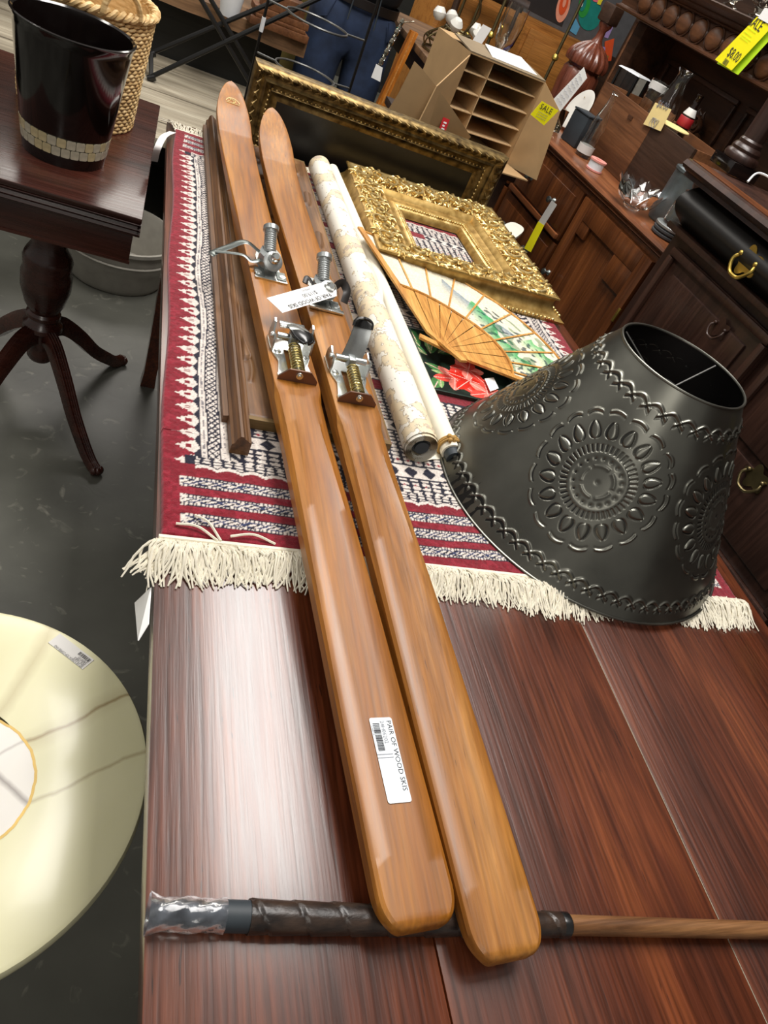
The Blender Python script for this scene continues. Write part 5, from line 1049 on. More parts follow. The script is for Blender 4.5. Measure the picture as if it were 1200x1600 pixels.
a = U(650, 95, y=2.50); b_ = U(737, 218, y=2.42); c = U(650, 205, y=2.5); 
rows = []
for u in np.linspace(0, 1, 8): top = U(648 + 88 * u, 96 + 118 * u ** 1.15, y=2.47 - .02 * math.sin(u * PI)); rows.append([top, top * (1 - .0) + np.array([-.01, .012, -(top[2] - .828) * .5]), np.array([top[0] - .03, top[1] + .03, .8275])])
m = MB(); rows = np.array(rows); m.grid(rows); m.grid(rows + [0, .004, 0], flip=True); m.build('bent_sheet', 'cardboard', pl_)
p0 = U(692, 200, y=2.448); Mr = frame(p0, (1, -.05, .0), (0, -1, .15)); MB(Mr).box((-.012, -.03, 0), (.012, .03, .0015)).build('red_label', 'red_print', pl_)
m = MB(Mr)
for k in range(5): m.box((-.005, -.024 + k * .0095, .0015), (.006 - .003 * (k % 2), -.019 + k * .0095, .0018))
m.build('label_print', 'paper_white', pl_, ang=0)
# ---------------------------------------------------------------- far table with chandelier parts
tt_ = thing('far_table', (1.4, 3.6, 0), 'old brown table heaped with chandelier parts and silverware', 'table')
MB().box((1.145, 3.02, .892), (1.475, 4.4, .92), bev=.004).build('table_top', 'slab_wood', tt_)
MB().box((1.19, 3.07, .80), (1.44, 4.35, .891)).build('apron', 'dark_crate_wood', tt_)
for x in (1.2, 1.43):
    for y in (3.08, 4.34): MB().box((x - .03, y - .03, 0), (x + .03, y + .03, .7995), bev=.004).build('leg', 'dark_crate_wood', tt_)
sp = thing('orange_post', (1.06, 3.62, 0), 'orange varnished wooden post leaning beside the far table', 'post')
a, b_ = U(646, 52, y=3.66), U(588, 176, y=3.6); d_ = (b_ - a); a = a - d_ * .02; e_ = a + d_ * (a[2] / -d_[2]); e_[2] = .0
st_ = []
for p_ in (a, e_):
    st_.append([(p_[0] - .017, p_[1] - .017, p_[2]), (p_[0] + .017, p_[1] - .017, p_[2]), (p_[0] + .017, p_[1] + .017, p_[2]), (p_[0] - .017, p_[1] + .017, p_[2])])
m = MB(); m.grid(st_, cv=True); m.f += [(3, 2, 1, 0), (4, 5, 6, 7)]; m.f = [f_[::-1] for f_ in m.f]; m.build('post_shaft', 'orange_wood', sp, ang=0)
m = MB(); m.grid([[np.array(st_[0][0]) * .5 + np.array(st_[0][1]) * .5 + (-.003, -.0006, 0), np.array(st_[0][0]) * .5 + np.array(st_[0][1]) * .5 + (.003, -.0006, 0)], [np.array(st_[1][0]) * .5 + np.array(st_[1][1]) * .5 + (-.003, -.0006, 0), np.array(st_[1][0]) * .5 + np.array(st_[1][1]) * .5 + (.003, -.0006, 0)]]); m.build('groove_line', 'golden_oak', sp, ang=0)
c0 = U(672, 45, z=.921); c0 = np.array([1.30, 3.62, .921])
chd = thing('chandelier', tuple(c0), 'antique brass chandelier with white candle cups lying on the far table', 'chandelier')
m = MB()
for r_, z_ in ((.125, .006), (.125, .05), (.06, .11)): MB().tube([c0 + (r_ * math.cos(t), r_ * math.sin(t), z_) for t in np.linspace(0, 2 * PI, 36, endpoint=False)], .0055, 6, closed=True).build('hoop', 'antique_brass', chd)
for k in range(12): t = k * PI / 6; MB().tube(bez([c0 + (.125 * math.cos(t), .125 * math.sin(t), .006), c0 + (.13 * math.cos(t + .2), .13 * math.sin(t + .2), .05), c0 + (.06 * math.cos(t + .3), .06 * math.sin(t + .3), .11)], 5), .0035, 6).build('scroll_arm', 'antique_brass', chd)
for k in range(5):
    t = k * 2 * PI / 5 + .4; c = c0 + (.10 * math.cos(t), .10 * math.sin(t), .115)
    MB().lathe([(0, 0), (.012, .0), (.026, .014), (.030, .03), (.022, .045), (.016, .052), (0, .052)], 18, frame(c, (1, .2, .1), (.4 * math.cos(t), .4 * math.sin(t), .8))).build('candle_cup', 'white_ceramic', chd)
MB().tube(bez([c0 + (.02, -.02, .11), c0 + (.04, -.06, .2), c0 + (.0, -.1, .26), c0 + (-.05, -.08, .24)], 6), .005, 6).build('hook', 'antique_brass', chd)
m = MB()
for i in range(16): t = random.uniform(0, 6.28); r_ = random.uniform(.02, .11); c = c0 + (r_ * math.cos(t), r_ * math.sin(t), random.uniform(.02, .08)); MB().ball(c, (.010, .010, .014), 6, 4).build('crystal', 'clear_glass', chd, ang=0)
# crystal strand with tag hanging from the table edge
hs = thing('crystal_strand', (1.10, 3.5, .6), 'strand of glass crystals with a white tag hanging off the far table', 'strand')
a, b_ = U(628, 35, y=3.52), U(592, 104, y=3.46)
for i in range(10): u = i / 9; MB().ball(a * (1 - u) + b_ * u, (.011, .011, .016), 6, 4).build('crystal', 'clear_glass' if i % 2 else 'silver', hs, ang=0)
MB().tube([a + (.05, 0, .02), a, b_], .003, 5).build('chain', 'silver', hs)
q = [U(*p, y=3.45) for p in ((588, 100), (598, 106), (594, 128), (580, 121))]; m = MB(); q = np.array(q); m.add(np.vstack([q, q + [0, .002, 0]]), [(0, 1, 2, 3), (7, 6, 5, 4), (0, 4, 5, 1), (1, 5, 6, 2), (2, 6, 7, 3), (3, 7, 4, 0)]); m.build('tag_card', 'paper_white', hs, ang=0)
# silver dish, candlestick and tag
c0 = np.array([1.335, 3.26, .921]); sd_ = thing('silver_dish', tuple(c0), 'scalloped silver dish with a white tag on the far table', 'dish')
rows = []
for r_, z_ in ((0, .004), (.03, .004), (.05, .012), (.075, .03), (.095, .036), (.097, .04), (.07, .034), (.04, .014), (0, .010)): rows.append([c0 + (r_ * (1 + .05 * math.cos(10 * t) * (r_ > .06)) * math.cos(t), r_ * (1 + .05 * math.cos(10 * t) * (r_ > .06)) * math.sin(t), z_) for t in np.linspace(0, 2 * PI, 60, endpoint=False)])
MB().grid(rows, cv=True, flip=True).build('dish_bowl', 'silver', sd_)
MB().lathe([(.02, .0), (.022, .01), (.01, .03), (.014, .06), (.03, .08), (.034, .12), (.03, .125), (0, .07)], 20, rotz(c0 + (.0, .10, .0), 0)).build('goblet', 'silver', sd_)
q = np.array([U(*p, y=3.2) for p in ((755, 38), (768, 45), (747, 78), (733, 72))]); m = MB(); m.add(np.vstack([q, q + [0, .002, 0]]), [(0, 1, 2, 3), (7, 6, 5, 4), (0, 4, 5, 1), (1, 5, 6, 2), (2, 6, 7, 3), (3, 7, 4, 0)]); m.build('tag_card', 'paper_white', sd_, ang=0)
# brass floor-lamp poles behind
for i, (p, q, y, lab) in enumerate((((765, 60), (795, -40), 3.9, 'thin brass lamp pole beside the dark chair'), ((705, 55), (722, -30), 4.53, 'thin brass lamp pole behind the chandelier'), ((728, 60), (750, -30), 4.53, 'thin brass lamp pole between chandelier and dish'), ((865, 95), (915, -10), 3.8, 'tall brass lamp pole in front of the bright painting'))):
    a = U(*p, y=y); lp = thing('lamp_pole', (a[0], y, 0), lab, 'lamp pole'); MB().lathe([(.032, 0.001), (.032, .012), (.02, .022), (.014, .05), (.008, .07), (.0075, 1.9), (0, 1.9)], 24, rotz((a[0], y, 0), 0)).build('pole_and_base', 'antique_brass', lp)
    MB().lathe([(.008, .0), (.016, .008), (.016, .02), (.008, .03)], 16, rotz((a[0], y, a[2]), 0), cap=False).build('collar', 'brass', lp)
# ---------------------------------------------------------------- light brown cabinet on the right
ca = math.radians(4.3); Mc_ = rotz((1.632, 1.955, 0), ca)        # local: -x faces the aisle is local -x, y runs away along the front
cb = thing('wood_cabinet', (1.75, 2.5, 0), 'orange brown wooden cabinet with stepped door panel and drawers', 'cabinet')
cD, cL, cH = .52, 1.62, .905
MB(Mc_).box((.03, .0, .06), (cD, cL, cH - .04)).build('carcass', 'cabinet_wood', cb)
MB(Mc_).box((.06, .03, 0), (cD - .02, cL - .03, .06)).build('plinth', 'dark_crate_wood', cb)
extr([(.026, 0), (.014, .006), (.018, .013), (.006, .020), (0, .022), (-.004, .028), (0, .036), (.008, .038), (cD + .01, .038), (cD + .01, 0)], -.014, cL + .02, lambda t, a, h: tuple((Mc_ @ np.array([a, t, cH - .038 + h, 1]))[:3])).build('cabinet_top', 'cabinet_top_wood', cb, ang=35)
def bxl(name, y0, y1, z0, z1, x0, x1, matn='cabinet_wood', bev=.003, par=None): return MB(Mc_).box((x0, y0, z0), (x1, y1, z1), bev=bev).build(name, matn, par or cb)
# door with stepped recess near the end, two drawers and a second door beyond
d1 = bxl('door', .035, .53, .09, cH - .055, .020, .030)
def stepped(par, y0, y1, z0, z1):
    w = .055
    for nm, a, b_, c, d_ in (('stile', y0, y0 + w, z0, z1), ('stile', y1 - w, y1, z0, z1), ('door_rail', y0 + w, y1 - w, z0, z0 + .07), ('door_rail', y0 + w, y1 - w, z1 - .07, z1)): bxl(nm, a, b_, c, d_, .004, .0205, par=par)
    bxl('step_block', y0 + w, y0 + w + .13, z1 - .16, z1 - .07, .005, .0203, par=par); bxl('step_block', y1 - w - .06, y1 - w, z1 - .12, z1 - .07, .006, .0203, par=par)
stepped(d1, .035, .53, .09, cH - .055)
def knob(y, z, par):
    a = (Mc_ @ np.array([.006, y, z, 1]))[:3]; fr_ = frame(a, Mc_[:3, 1], -Mc_[:3, 0])
    MB().lathe([(.012, 0), (.010, .004), (.005, .010), (.008, .018), (.013, .024), (.012, .030), (0, .033)], 16, fr_).build('knob', 'steel_dark', par)
knob(.495, .55, d1)
for i, (z0, z1) in enumerate(((.655, cH - .055), (.44, .64), (.09, .425))):
    for (y0, y1) in ((.56, 1.06), (1.09, 1.58)):
        dw = bxl('drawer', y0, y1, z0, z1, .014, .0300); bxl('drawer_moulding', y0 + .03, y1 - .03, z0 + .028, z1 - .028, .006, .0145, par=dw); bxl('lower_lip', y0 + .012, y1 - .012, z0, z0 + .02, .000, .0145, 'cabinet_top_wood', par=dw)
        knob((y0 + y1) / 2 - .11, (z0 + z1) / 2, dw); knob((y0 + y1) / 2 + .11, (z0 + z1) / 2, dw)
for z in (.22, .62): bxl('hinge', .030, .042, z, z + .05, .000, .006, 'brass', .001)
# yellow tag hanging on a drawer knob
kt = thing('drawer_tag', tuple(U(866, 350, x=1.56)), 'yellow and white paper tag hanging from a cabinet drawer knob', 'tag')
def card(quad, matn, par, nm='tag_card', t=.001):
    q = np.array(quad, float); nn = nrm(np.cross(q[1] - q[0], q[3] - q[0])) * t; m = MB(); m.add(np.vstack([q, q + nn]), [(3, 2, 1, 0), (4, 5, 6, 7), (0, 1, 5, 4), (1, 2, 6, 5), (2, 3, 7, 6), (3, 0, 4, 7)]); return m.build(nm, matn, par, ang=0)
card([U(*p, x=1.555) for p in ((862, 313), (870, 320), (850, 352), (841, 347))], 'sticker_grey', kt); card([U(*p, x=1.55) for p in ((841, 346), (850, 352), (829, 394), (819, 388))], 'tag_yellow', kt)
# ---------------------------------------------------------------- dark cabinet in front right
dc = thing('dark_sideboard', (1.8, 1.2, 0), 'tall dark walnut sideboard with black bowed drawer and brass pull', 'cabinet')
Md = rotz((1.545, 1.905, 0), math.radians(3.0)); dW, dD = 1.75, .5          # local y negative = towards the camera side
def bd(name, x0, x1, y0, y1, z0, z1, matn='dark_cabinet_wood', bev=.003, par=None): return MB(Md).box((x0, y0, z0), (x1, y1, z1), bev=bev).build(name, matn, par or dc)
bd('carcass', .03, dD, -dW, -.005, .40, 1.10)
for y in (-.05, -dW + .05):
    for x in (.07, dD - .05): MB(Md).lathe([(.018, 0), (.026, .02), (.02, .05), (.03, .16), (.034, .25), (.022, .30), (.035, .33), (.04, .40)], 20, rotz((x, y, 0), 0)).build('turned_leg', 'dark_cabinet_wood', dc)
extr([(.0, 0), (-.03, .006), (-.028, .016), (-.05, .026), (-.056, .034), (-.05, .046), (-.04, .05), (dD + .02, .05), (dD + .02, 0)], -dW - .03, .045, lambda t, a, h: tuple((Md @ np.array([a, t, 1.115 + h, 1]))[:3])).build('sideboard_top', 'dark_cabinet_wood', dc, ang=35)
bd('top_inlay', -.038, .02, -dW, .035, 1.165, 1.168, 'cabinet_top_wood', .001)
prof = [(0.03, 0)] + [(.012 - .05 * math.sin(PI * u) ** .8, .012 + u * .098) for u in np.linspace(0, 1, 10)] + [(.03, .114)]
dr = extr(prof, -dW + .02, .0, lambda t, a, h: tuple((Md @ np.array([a, t, 1.003 + h, 1]))[:3])).build('bowed_drawer', 'black_paint', dc, ang=50)
bd('drawer_lip', -.012, .03, -dW, .006, .985, 1.003)
# raised panels below
yz = (-.06, -.60, -1.14)
for i, y1 in enumerate(yz):
    y0 = y1 - .50; fld = bd('panel_field', .016, .030, y0, y1, .46, .955, bev=.004)
    for (a, b_, c, d_) in ((y0, y1, .93, .955), (y0, y1, .46, .485), (y0, y0 + .025, .486, .929), (y1 - .025, y1, .486, .929)): bd('panel_moulding', .000, .0165, a, b_, c, d_, bev=.006, par=fld)
    bd('raised_panel', .006, .0165, y0 + .06, y1 - .06, .52, .70, bev=.006, par=fld); bd('raised_panel', .006, .0165, y0 + .06, y1 - .06, .725, .895, bev=.006, par=fld)
bd('base_moulding', .005, .032, -dW, .0, .40, .45, bev=.006)
def pull(par, y, z, matn='brass', s=1.0, xo=-.028):
    o = (Md @ np.array([xo, y, z, 1]))[:3]; M = np.eye(4); M[:3, 0] = Md[:3, 1]; M[:3, 1] = (0, 0, 1); M[:3, 2] = -Md[:3, 0]; M[:3, 3] = o
    pl = [(s * (.030 + .007 * math.cos(5 * t)) * math.cos(t) * 1.2, s * (.030 + .007 * math.cos(5 * t)) * math.sin(t)) for t in np.linspace(0, 2 * PI, 50, endpoint=False)]
    bp = MB(M).prism(pl, 0, .002).build('pull_backplate', matn, par)
    MB(M).tube(bez([(-.028 * s, .006 * s, .004), (-.034 * s, -.012 * s, .014), (-.018 * s, -.034 * s, .018), (0, -.038 * s, .019), (.018 * s, -.034 * s, .018), (.034 * s, -.012 * s, .014), (.028 * s, .006 * s, .004)], 5), .0042 * s, 8).build('bail_handle', matn, bp)
    for sx in (-1, 1): MB(M).ball((sx * .028 * s, .006 * s, .006), .007 * s, 10, 7).build('pull_post', matn, bp)
p_ = U(1184, 372, x=1.51); yl = (np.linalg.inv(Md) @ np.append(p_, 1))[1]
pull(dr, yl, 1.058, s=1.15); pull(dr, yl - .85, 1.058, s=1.15)
p_ = U(1168, 745, x=1.56); q_ = np.linalg.inv(Md) @ np.append(p_, 1); pull(dc, q_[1], q_[2], 'antique_brass', 1.0, .004)
p_ = U(1122, 512, x=1.56); q_ = np.linalg.inv(Md) @ np.append(p_, 1); pull(dc, q_[1], q_[2], 'dark_cabinet_wood', .8, .004)
# turned column standing on the sideboard
cz = 1.168; cp = U(1168, 238, z=cz); cp = np.array([cp[0], cp[1], cz]); cp = np.array([1.70, 1.70 * cp[1] / cp[0], cz])
cp = U(1168, 232, x=1.70); cp[2] = cz
co = thing('turned_column', tuple(cp), 'dark turned wooden column with square foot standing on the sideboard', 'column')
MB().box((cp[0] - .055, cp[1] - .055, cz + .0005), (cp[0] + .055, cp[1] + .055, cz + .035), bev=.003).build('square_foot', 'black_lacquer', co)
MB().lathe([(.052, .036), (.055, .045), (.052, .056), (.044, .062), (.046, .070), (.042, .078), (.036, .082), (.037, .092), (.032, .098), (.034, .2), (.033, .36), (.03, .55), (.04, .57), (.04, .6), (0, .6)], 28, rotz((cp[0], cp[1], cz), 0)).build('column_shaft', 'dark_cabinet_wood', co)
wc = thing('extension_cord', tuple(U(1190, 275, z=cz)), 'white cord hanging over the front edge of the dark sideboard', 'cord'); MB().tube(bez([U(1168, 284, x=1.49), U(1180, 272, x=1.51), U(1192, 272, x=1.53), U(1215, 285, x=1.56)], 6), .0028, 6).build('cord', 'white_plastic', wc)
# ---------------------------------------------------------------- carved hutch at the back
hu = thing('carved_hutch', (2.2, 2.75, 0), 'dark carved wooden hutch with bossed cornice behind the crate', 'hutch')
MB().box((2.24, 1.2, 0), (2.30, 3.60, 1.40), bev=.003).build('back_board', 'hutch_wood', hu)
MB().box((2.07, 3.47, 0), (2.239, 3.56, 1.365), bev=.004).build('side_post', 'hutch_wood', hu)
m = MB(); m.tube([(2.015, 3.468, .9), (2.015, 3.468, 1.36)], .006, 6); m.build('rope_edge', 'crate_wood', hu)
for y0, y1, z0, z1 in ((2.1, 2.75, .96, 1.30), (2.82, 3.42, .96, 1.30)):
    for a, b_, c, d_ in ((y0, y1, z1 - .02, z1), (y0, y1, z0, z0 + .02), (y0, y0 + .02, z0 + .021, z1 - .021), (y1 - .02, y1, z0 + .021, z1 - .021)): MB().box((2.225, a, c), (2.2395, b_, d_), bev=.005).build('panel_moulding', 'hutch_wood', hu)
ext2 = lambda prof, nm, matn: extr(prof, 1.2, 3.66, lambda t, a, h: (a, t, 1.372 + h)).build(nm, matn, hu, ang=35)
ext2([(2.239, 0), (1.985, 0), (1.978, .004), (1.978, .010), (1.99, .014), (2.0, .02), (2.0, .10), (2.239, .10)], 'frieze', 'hutch_wood'); ext2([(2.0, .101), (1.985, .106), (1.99, .112), (1.965, .124), (1.968, .13), (1.94, .145), (1.935, .156), (1.94, .16), (2.28, .16), (2.28, .101)], 'cornice', 'hutch_wood')
for k in range(18):
    y = 1.45 + k * .118; bo = MB(); bo.ball((1.999, y, 1.432), (.022, .050, .040), 14, 9); bo.build('carved_boss', 'crate_wood', hu)
    MB().tube([(1.997, y + .054 * math.cos(t), 1.432 + .045 * math.sin(t)) for t in np.linspace(0, 2 * PI, 24, endpoint=False)], .0035, 6, closed=True).build('boss_ring', 'hutch_wood', hu)
    MB().ball((1.998, y + .059, 1.432), (.008, .008, .014), 8, 6).build('small_bead', 'hutch_wood', hu)
cvp = U(1085, 195, x=2.2); m = MB()
for k in range(5): scroll(m, cvp + np.array([0, random.uniform(-.07, .07), random.uniform(-.06, .06)]), np.array([0, 1.0, 0]), np.array([0, 0, 1.0]), np.array([-1.0, 0, 0]), .035, 1 if k % 2 else -1, .008)
tag(m.build('leaf_carving', 'hutch_wood', hu, ang=60), kind='stuff')
gl = []
for k, y in enumerate((2.62, 2.80, 2.98)):
    g = thing('glass_bowl', (2.06, y, 1.533), ('smoky glass bowl on the hutch cornice, nearest the yellow tag', 'smoky glass bowl on the hutch cornice, middle of three', 'smoky glass bowl on the hutch cornice, farthest from the camera')[k], 'bowl', 'glass bowls on the cornice')
    MB().lathe([(0, .001), (.03, .001), (.034, .008), (.012, .02), (.02, .035), (.06, .06), (.075, .10), (.071, .10), (.056, .064), (0, .045)], 24, rotz((2.06, y, 1.533), 0)).build('bowl_wall', 'smoky_glass', g)
# yellow sale tag hanging from the cornice
sg = thing('sale_tag', tuple(U(1150, 75, x=1.92)), 'large yellow sale tag marked 8 dollars hanging from the hutch cornice', 'tag')
q = [U(*p, x=1.915) for p in ((1183, 26), (1206, 42), (1143, 110), (1117, 93))]; card(q, 'tag_yellow', sg)
q2 = [U(*p, x=1.930) for p in ((1190, 34), (1212, 52), (1153, 117), (1120, 99))]; card(q2, 'tag_lime', sg)
card([U(*p, x=1.912) for p in ((1195, 12), (1225, 20), (1206, 40), (1184, 28))], 'paper_white', sg)
def cardframe(q, lift=.0012):
    o = (q[0] + q[3]) / 2; ex = nrm(q[1] - q[0]); ez = nrm(np.cross(ex, q[0] - q[3]))
    if ez @ (CAM - o) < 0: ez = -ez
    M = np.eye(4); ey = nrm((q[0] - q[3]) - ex * ((q[0] - q[3]) @ ex)); M[:3, 0], M[:3, 1], M[:3, 2] = ex, ey, ez; M[:3, 3] = (q[0] + q[1] + q[2] + q[3]) / 4 + ez * lift; return M
Mq = cardframe([np.array(p) for p in q], .0016); Wq = np.linalg.norm(q[1] - q[0]); Hq = np.linalg.norm(q[0] - q[3])
text('lettering', 'SALE', Wq * .44, at(Mq, 0, Hq * .36), 'ink', sg, 'CENTER', .85); text('lettering', '$8.00', Wq * .42, at(Mq, -Wq * .05, -Hq * .22), 'ink', sg, 'CENTER', .8)
m = MB(Mq)
for k, y in enumerate((.24, .16, .10, .06)): m.box((-Wq * .34, Hq * y, 0), (Wq * (.3 - .1 * (k % 2)), Hq * y + .0012, .0002))
m.build('fine_print', 'tag_lime', sg, ang=0); barcode(at(Mq, -Wq * .38, -Hq * .44), Wq * .3, Hq * .10, 14, sg, 4)
# ---------------------------------------------------------------- wooden crate on the cabinet with odds and ends
kz = cH + .001; cr = thing('wooden_crate', (1.92, 2.66, kz), 'open brown wooden drawer box standing on the cabinet top', 'crate')
x0, x1, y0, y1, z1 = 1.80, 2.03, 2.34, 3.10, 1.145
MB().box((x0, y0 + .30, kz), (x0 + .014, y1, z1), bev=.002).build('front_board', 'crate_wood', cr); MB().box((x0, y0, kz), (x0 + .014, y0 + .299, z1), bev=.002).build('front_board', 'dark_crate_wood', cr)
MB().box((x1 - .014, y0, kz), (x1, y1, z1), bev=.002).build('rear_board', 'crate_wood', cr)
for y in (y0, y1 - .014): MB().box((x0 + .0145, y, kz), (x1 - .0145, y + .014, z1), bev=.002).build('end_board', 'crate_wood', cr)
MB().box((x0 + .0145, y0 + .0145, kz), (x1 - .0145, y1 - .0145, 1.0885)).build('base_board', 'dark_crate_wood', cr)
MB().box((x0 - .004, y0 + .44, z1 - .052), (x0 - .0005, y0 + .475, z1 - .040)).build('slot_plate', 'hutch_wood', cr)
cz0 = 1.0895
def lathe_thing(nm, label, cat, px, py, xpl, zbase, parts, tilt=None, group=None):
    """parts: list of (name, profile, material); stands at the point the pixel shows on plane x=xpl"""
    p = U(px, py, x=xpl); o = np.array([p[0], p[1], zbase]); t = thing(nm, tuple(o), label, cat, group)
    M = rotz(o, 0) if tilt is None else frame(o, (1, 0, -tilt[0]), (tilt[0], tilt[1], 1))
    for n_, prof_, mt in parts: MB().lathe(prof_, 28, M).build(n_, mt, t)
    return t, o
lathe_thing('ribbed_glass', 'clear ribbed glass jar with white label in the wooden crate', 'jar', 1020, 150, 1.90, cz0, [('glass_wall', [(0, .001), (.028, .001), (.03, .01)] + [(.030 + .003 * (k % 2), .016 + k * .010) for k in range(9)] + [(.034, .115), (.035, .15), (.032, .15), (.027, .02), (0, .012)], 'clear_glass'), ('label_band', [(.0345, .118), (.0355, .118), (.0355, .142), (.0345, .142)], 'sticker_grey')])
lathe_thing('lamp_chimney', 'tall clear glass lamp chimney with flared mouth in the crate', 'glass', 1045, 160, 1.91, cz0, [('glass_wall', [(.034, .001), (.036, .02), (.054, .05), (.056, .08), (.040, .13), (.026, .18), (.025, .205), (.034, .222), (.032, .223), (.023, .206), (.024, .18), (.038, .13), (.053, .08), (.034, .02)], 'clear_glass')])
lathe_thing('cola_bottle', 'small dark cola bottle with red and white label in the crate', 'bottle', 1080, 175, 1.95, cz0, [('bottle_wall', [(0, .001), (.026, .001), (.028, .01), (.026, .05), (.028, .08), (.026, .10), (.013, .14), (.0115, .17), (.013, .172), (.013, .18), (.0, .18)], 'cola_dark'), ('red_label', [(.0285, .066), (.0292, .068), (.0285, .098), (.027, .1)], 'label_red'), ('white_label', [(.0245, .1045), (.0258, .106), (.0165, .13), (.0155, .131)], 'sticker_grey')])
lathe_thing('thread_spool', 'white spool with a broad cream flange on the crate edge', 'spool', 1050, 200, 1.86, cz0, [('spool_core', [(.028, .0), (.028, .058)], 'white_ceramic'), ('flange', [(0, .058), (.066, .058), (.068, .061), (.066, .064), (0, .064)], 'tag_cream')])
p = U(985, 128, x=1.93); ln = thing('glass_lantern', (p[0], p[1], cz0), 'boxy dark glass lantern with white trim in the crate', 'lantern')
Ml = rotz((p[0], p[1], cz0), .5)
MB(Ml).box((-.05, -.05, .001), (.05, .05, .012)).build('lantern_base', 'black_metal', ln); MB(Ml).box((-.044, -.044, .0125), (.044, .044, .115)).build('glass_body', 'smoky_glass', ln)
for sx in (-1, 1):
    for sy in (-1, 1): MB(Ml).box((sx * .048 - .004, sy * .048 - .004, .012), (sx * .048 + .004, sy * .048 + .004, .118)).build('corner_bar', 'black_metal', ln)
MB(Ml).add([(-.056, -.056, .1185), (.056, -.056, .1185), (.056, .056, .1185), (-.056, .056, .1185), (-.05, -.05, .124), (.05, -.05, .124), (.05, .05, .124), (-.05, .05, .124)], [(3, 2, 1, 0), (4, 5, 6, 7), (0, 1, 5, 4), (1, 2, 6, 5), (2, 3, 7, 6), (3, 0, 4, 7)]).build('lantern_roof', 'white_plastic', ln, ang=0)
tg2 = thing('cream_tag', tuple(U(1028, 182, x=1.79)), 'cream paper price tag hanging on the wooden crate', 'tag')
q = [U(*p, x=1.792) for p in ((1024, 160), (1049, 171), (1032, 205), (1005, 194))]; card(q, 'tag_cream', tg2); Mq = cardframe(q, .0016); Wq = np.linalg.norm(q[1] - q[0]); text('lettering', '$6.00', Wq * .30, at(Mq, 0, Wq * .34), 'ink_grey', tg2, 'CENTER')
m = MB(Mq)
for k in range(5): m.tube([(Wq * (.16 * math.cos(t + k) + .08 * (k - 2) * .5), Wq * (.14 * math.sin(t) - .2), .0002) for t in np.linspace(0, 5, 8)], .0007, 4)
m.build('scribble', 'ink_grey', tg2)
# things standing on the cabinet top in front of the crate
t_, o_ = lathe_thing('clear_bottle', 'empty clear glass bottle standing before the crate', 'bottle', 910, 242, 1.70, kz, [('bottle_wall', [(0, .001), (.030, .001), (.032, .01), (.032, .06), (.028, .085), (.032, .11), (.028, .14), (.014, .20), (.0125, .235), (.015, .237), (.015, .245), (.0105, .245), (.011, .2), (.025, .14), (.029, .01), (0, .008)], 'clear_glass'), ('label_band', [(.0325, .015), (.0332, .015), (.0332, .045), (.0325, .045)], 'sticker_grey')])
lathe_thing('tape_roll', 'small pink and white ribbon roll on the cabinet edge', 'ribbon roll', 926, 268, 1.68, kz, [('ribbon', [(.030, .006), (.031, .034)], 'sticker_white'), ('flange', [(0, .0005), (.034, .0005), (.034, .006), (.030, .006)], 'pink_tape'), ('flange', [(.030, .034), (.034, .034), (.034, .040), (.012, .040), (.012, .036), (0, .036)], 'pink_tape')])
p = U(893, 240, x=1.72); sk = thing('slate_block', (p[0], p[1] + .03, kz), 'dark slate blue block beside the clear bottle', 'block'); MB(rotz((p[0], p[1] + .03, kz), .25)).box((-.035, -.05, .0005), (.035, .05, .12), bev=.004).build('block_body', 'slate', sk); MB(rotz((p[0], p[1] + .03, kz), .25)).box((-.037, -.052, .1205), (.037, .052, .127), bev=.002).build('block_lid', 'slate', sk)
# flower-shaped glass bowl
p = U(984, 326, x=1.672); gb = thing('glass_petal_bowl', (p[0], p[1], kz), 'clear pressed glass bowl with petal rim near the cabinet edge', 'bowl'); o = np.array([p[0], p[1], kz])
MB().lathe([(0, .001), (.03, .001), (.034, .008), (.03, .014), (0, .012)], 24, rotz(o, 0)).build('bowl_foot', 'clear_glass', gb)
for k in range(8):
    a = k * PI / 4 + .2; rows = []
    for u in np.linspace(0, 1, 8): r_ = .028 + .064 * u ** .8; z_ = .012 + .075 * u ** 1.6 - .012 * max(0, u - .8) * 5; w = .040 * math.sin(PI * (.12 + .80 * u)) ** .8; rows.append([o + (r_ * math.cos(a) - q2_ * w * math.sin(a), r_ * math.sin(a) + q2_ * w * math.cos(a), z_ + .010 * (abs(q2_)) ** 2 * u) for q2_ in np.linspace(-1, 1, 7)])
    rows = np.array(rows); m = MB(); m.grid(rows); m.grid(rows + [0, 0, .004], flip=True); m.build('glass_petal', 'clear_glass', gb)
# galvanised can, jar, plates
lathe_thing('galvanised_can', 'dull blue-grey galvanised can between the crate and the dark sideboard', 'can', 1056, 326, 1.82, kz, [('can_wall', [(0, .001), (.072, .001), (.074, .006), (.076, .17), (.080, .172), (.080, .18), (.074, .18), (.070, .01), (0, .01)], 'galvanized'), ('can_lid', [(0, .172), (.078, .174), (.070, .184), (.02, .19), (0, .19)], 'galvanized')])
t_, o_ = lathe_thing('cut_glass_jar', 'clear glass jar with dark knobbed stopper on stacked lids', 'jar', 1040, 372, 1.72, kz + .0405, [('glass_wall', [(0, .001), (.040, .001), (.043, .008), (.043, .07), (.03, .09), (.028, .10), (.024, .10), (.026, .088), (.039, .068), (.038, .01), (0, .008)], 'clear_glass'), ('stopper', [(.023, .085), (.031, .1005), (.031, .112), (.016, .118), (.022, .13), (.024, .142), (.016, .152), (0, .154)], 'dark_cabinet_wood')])
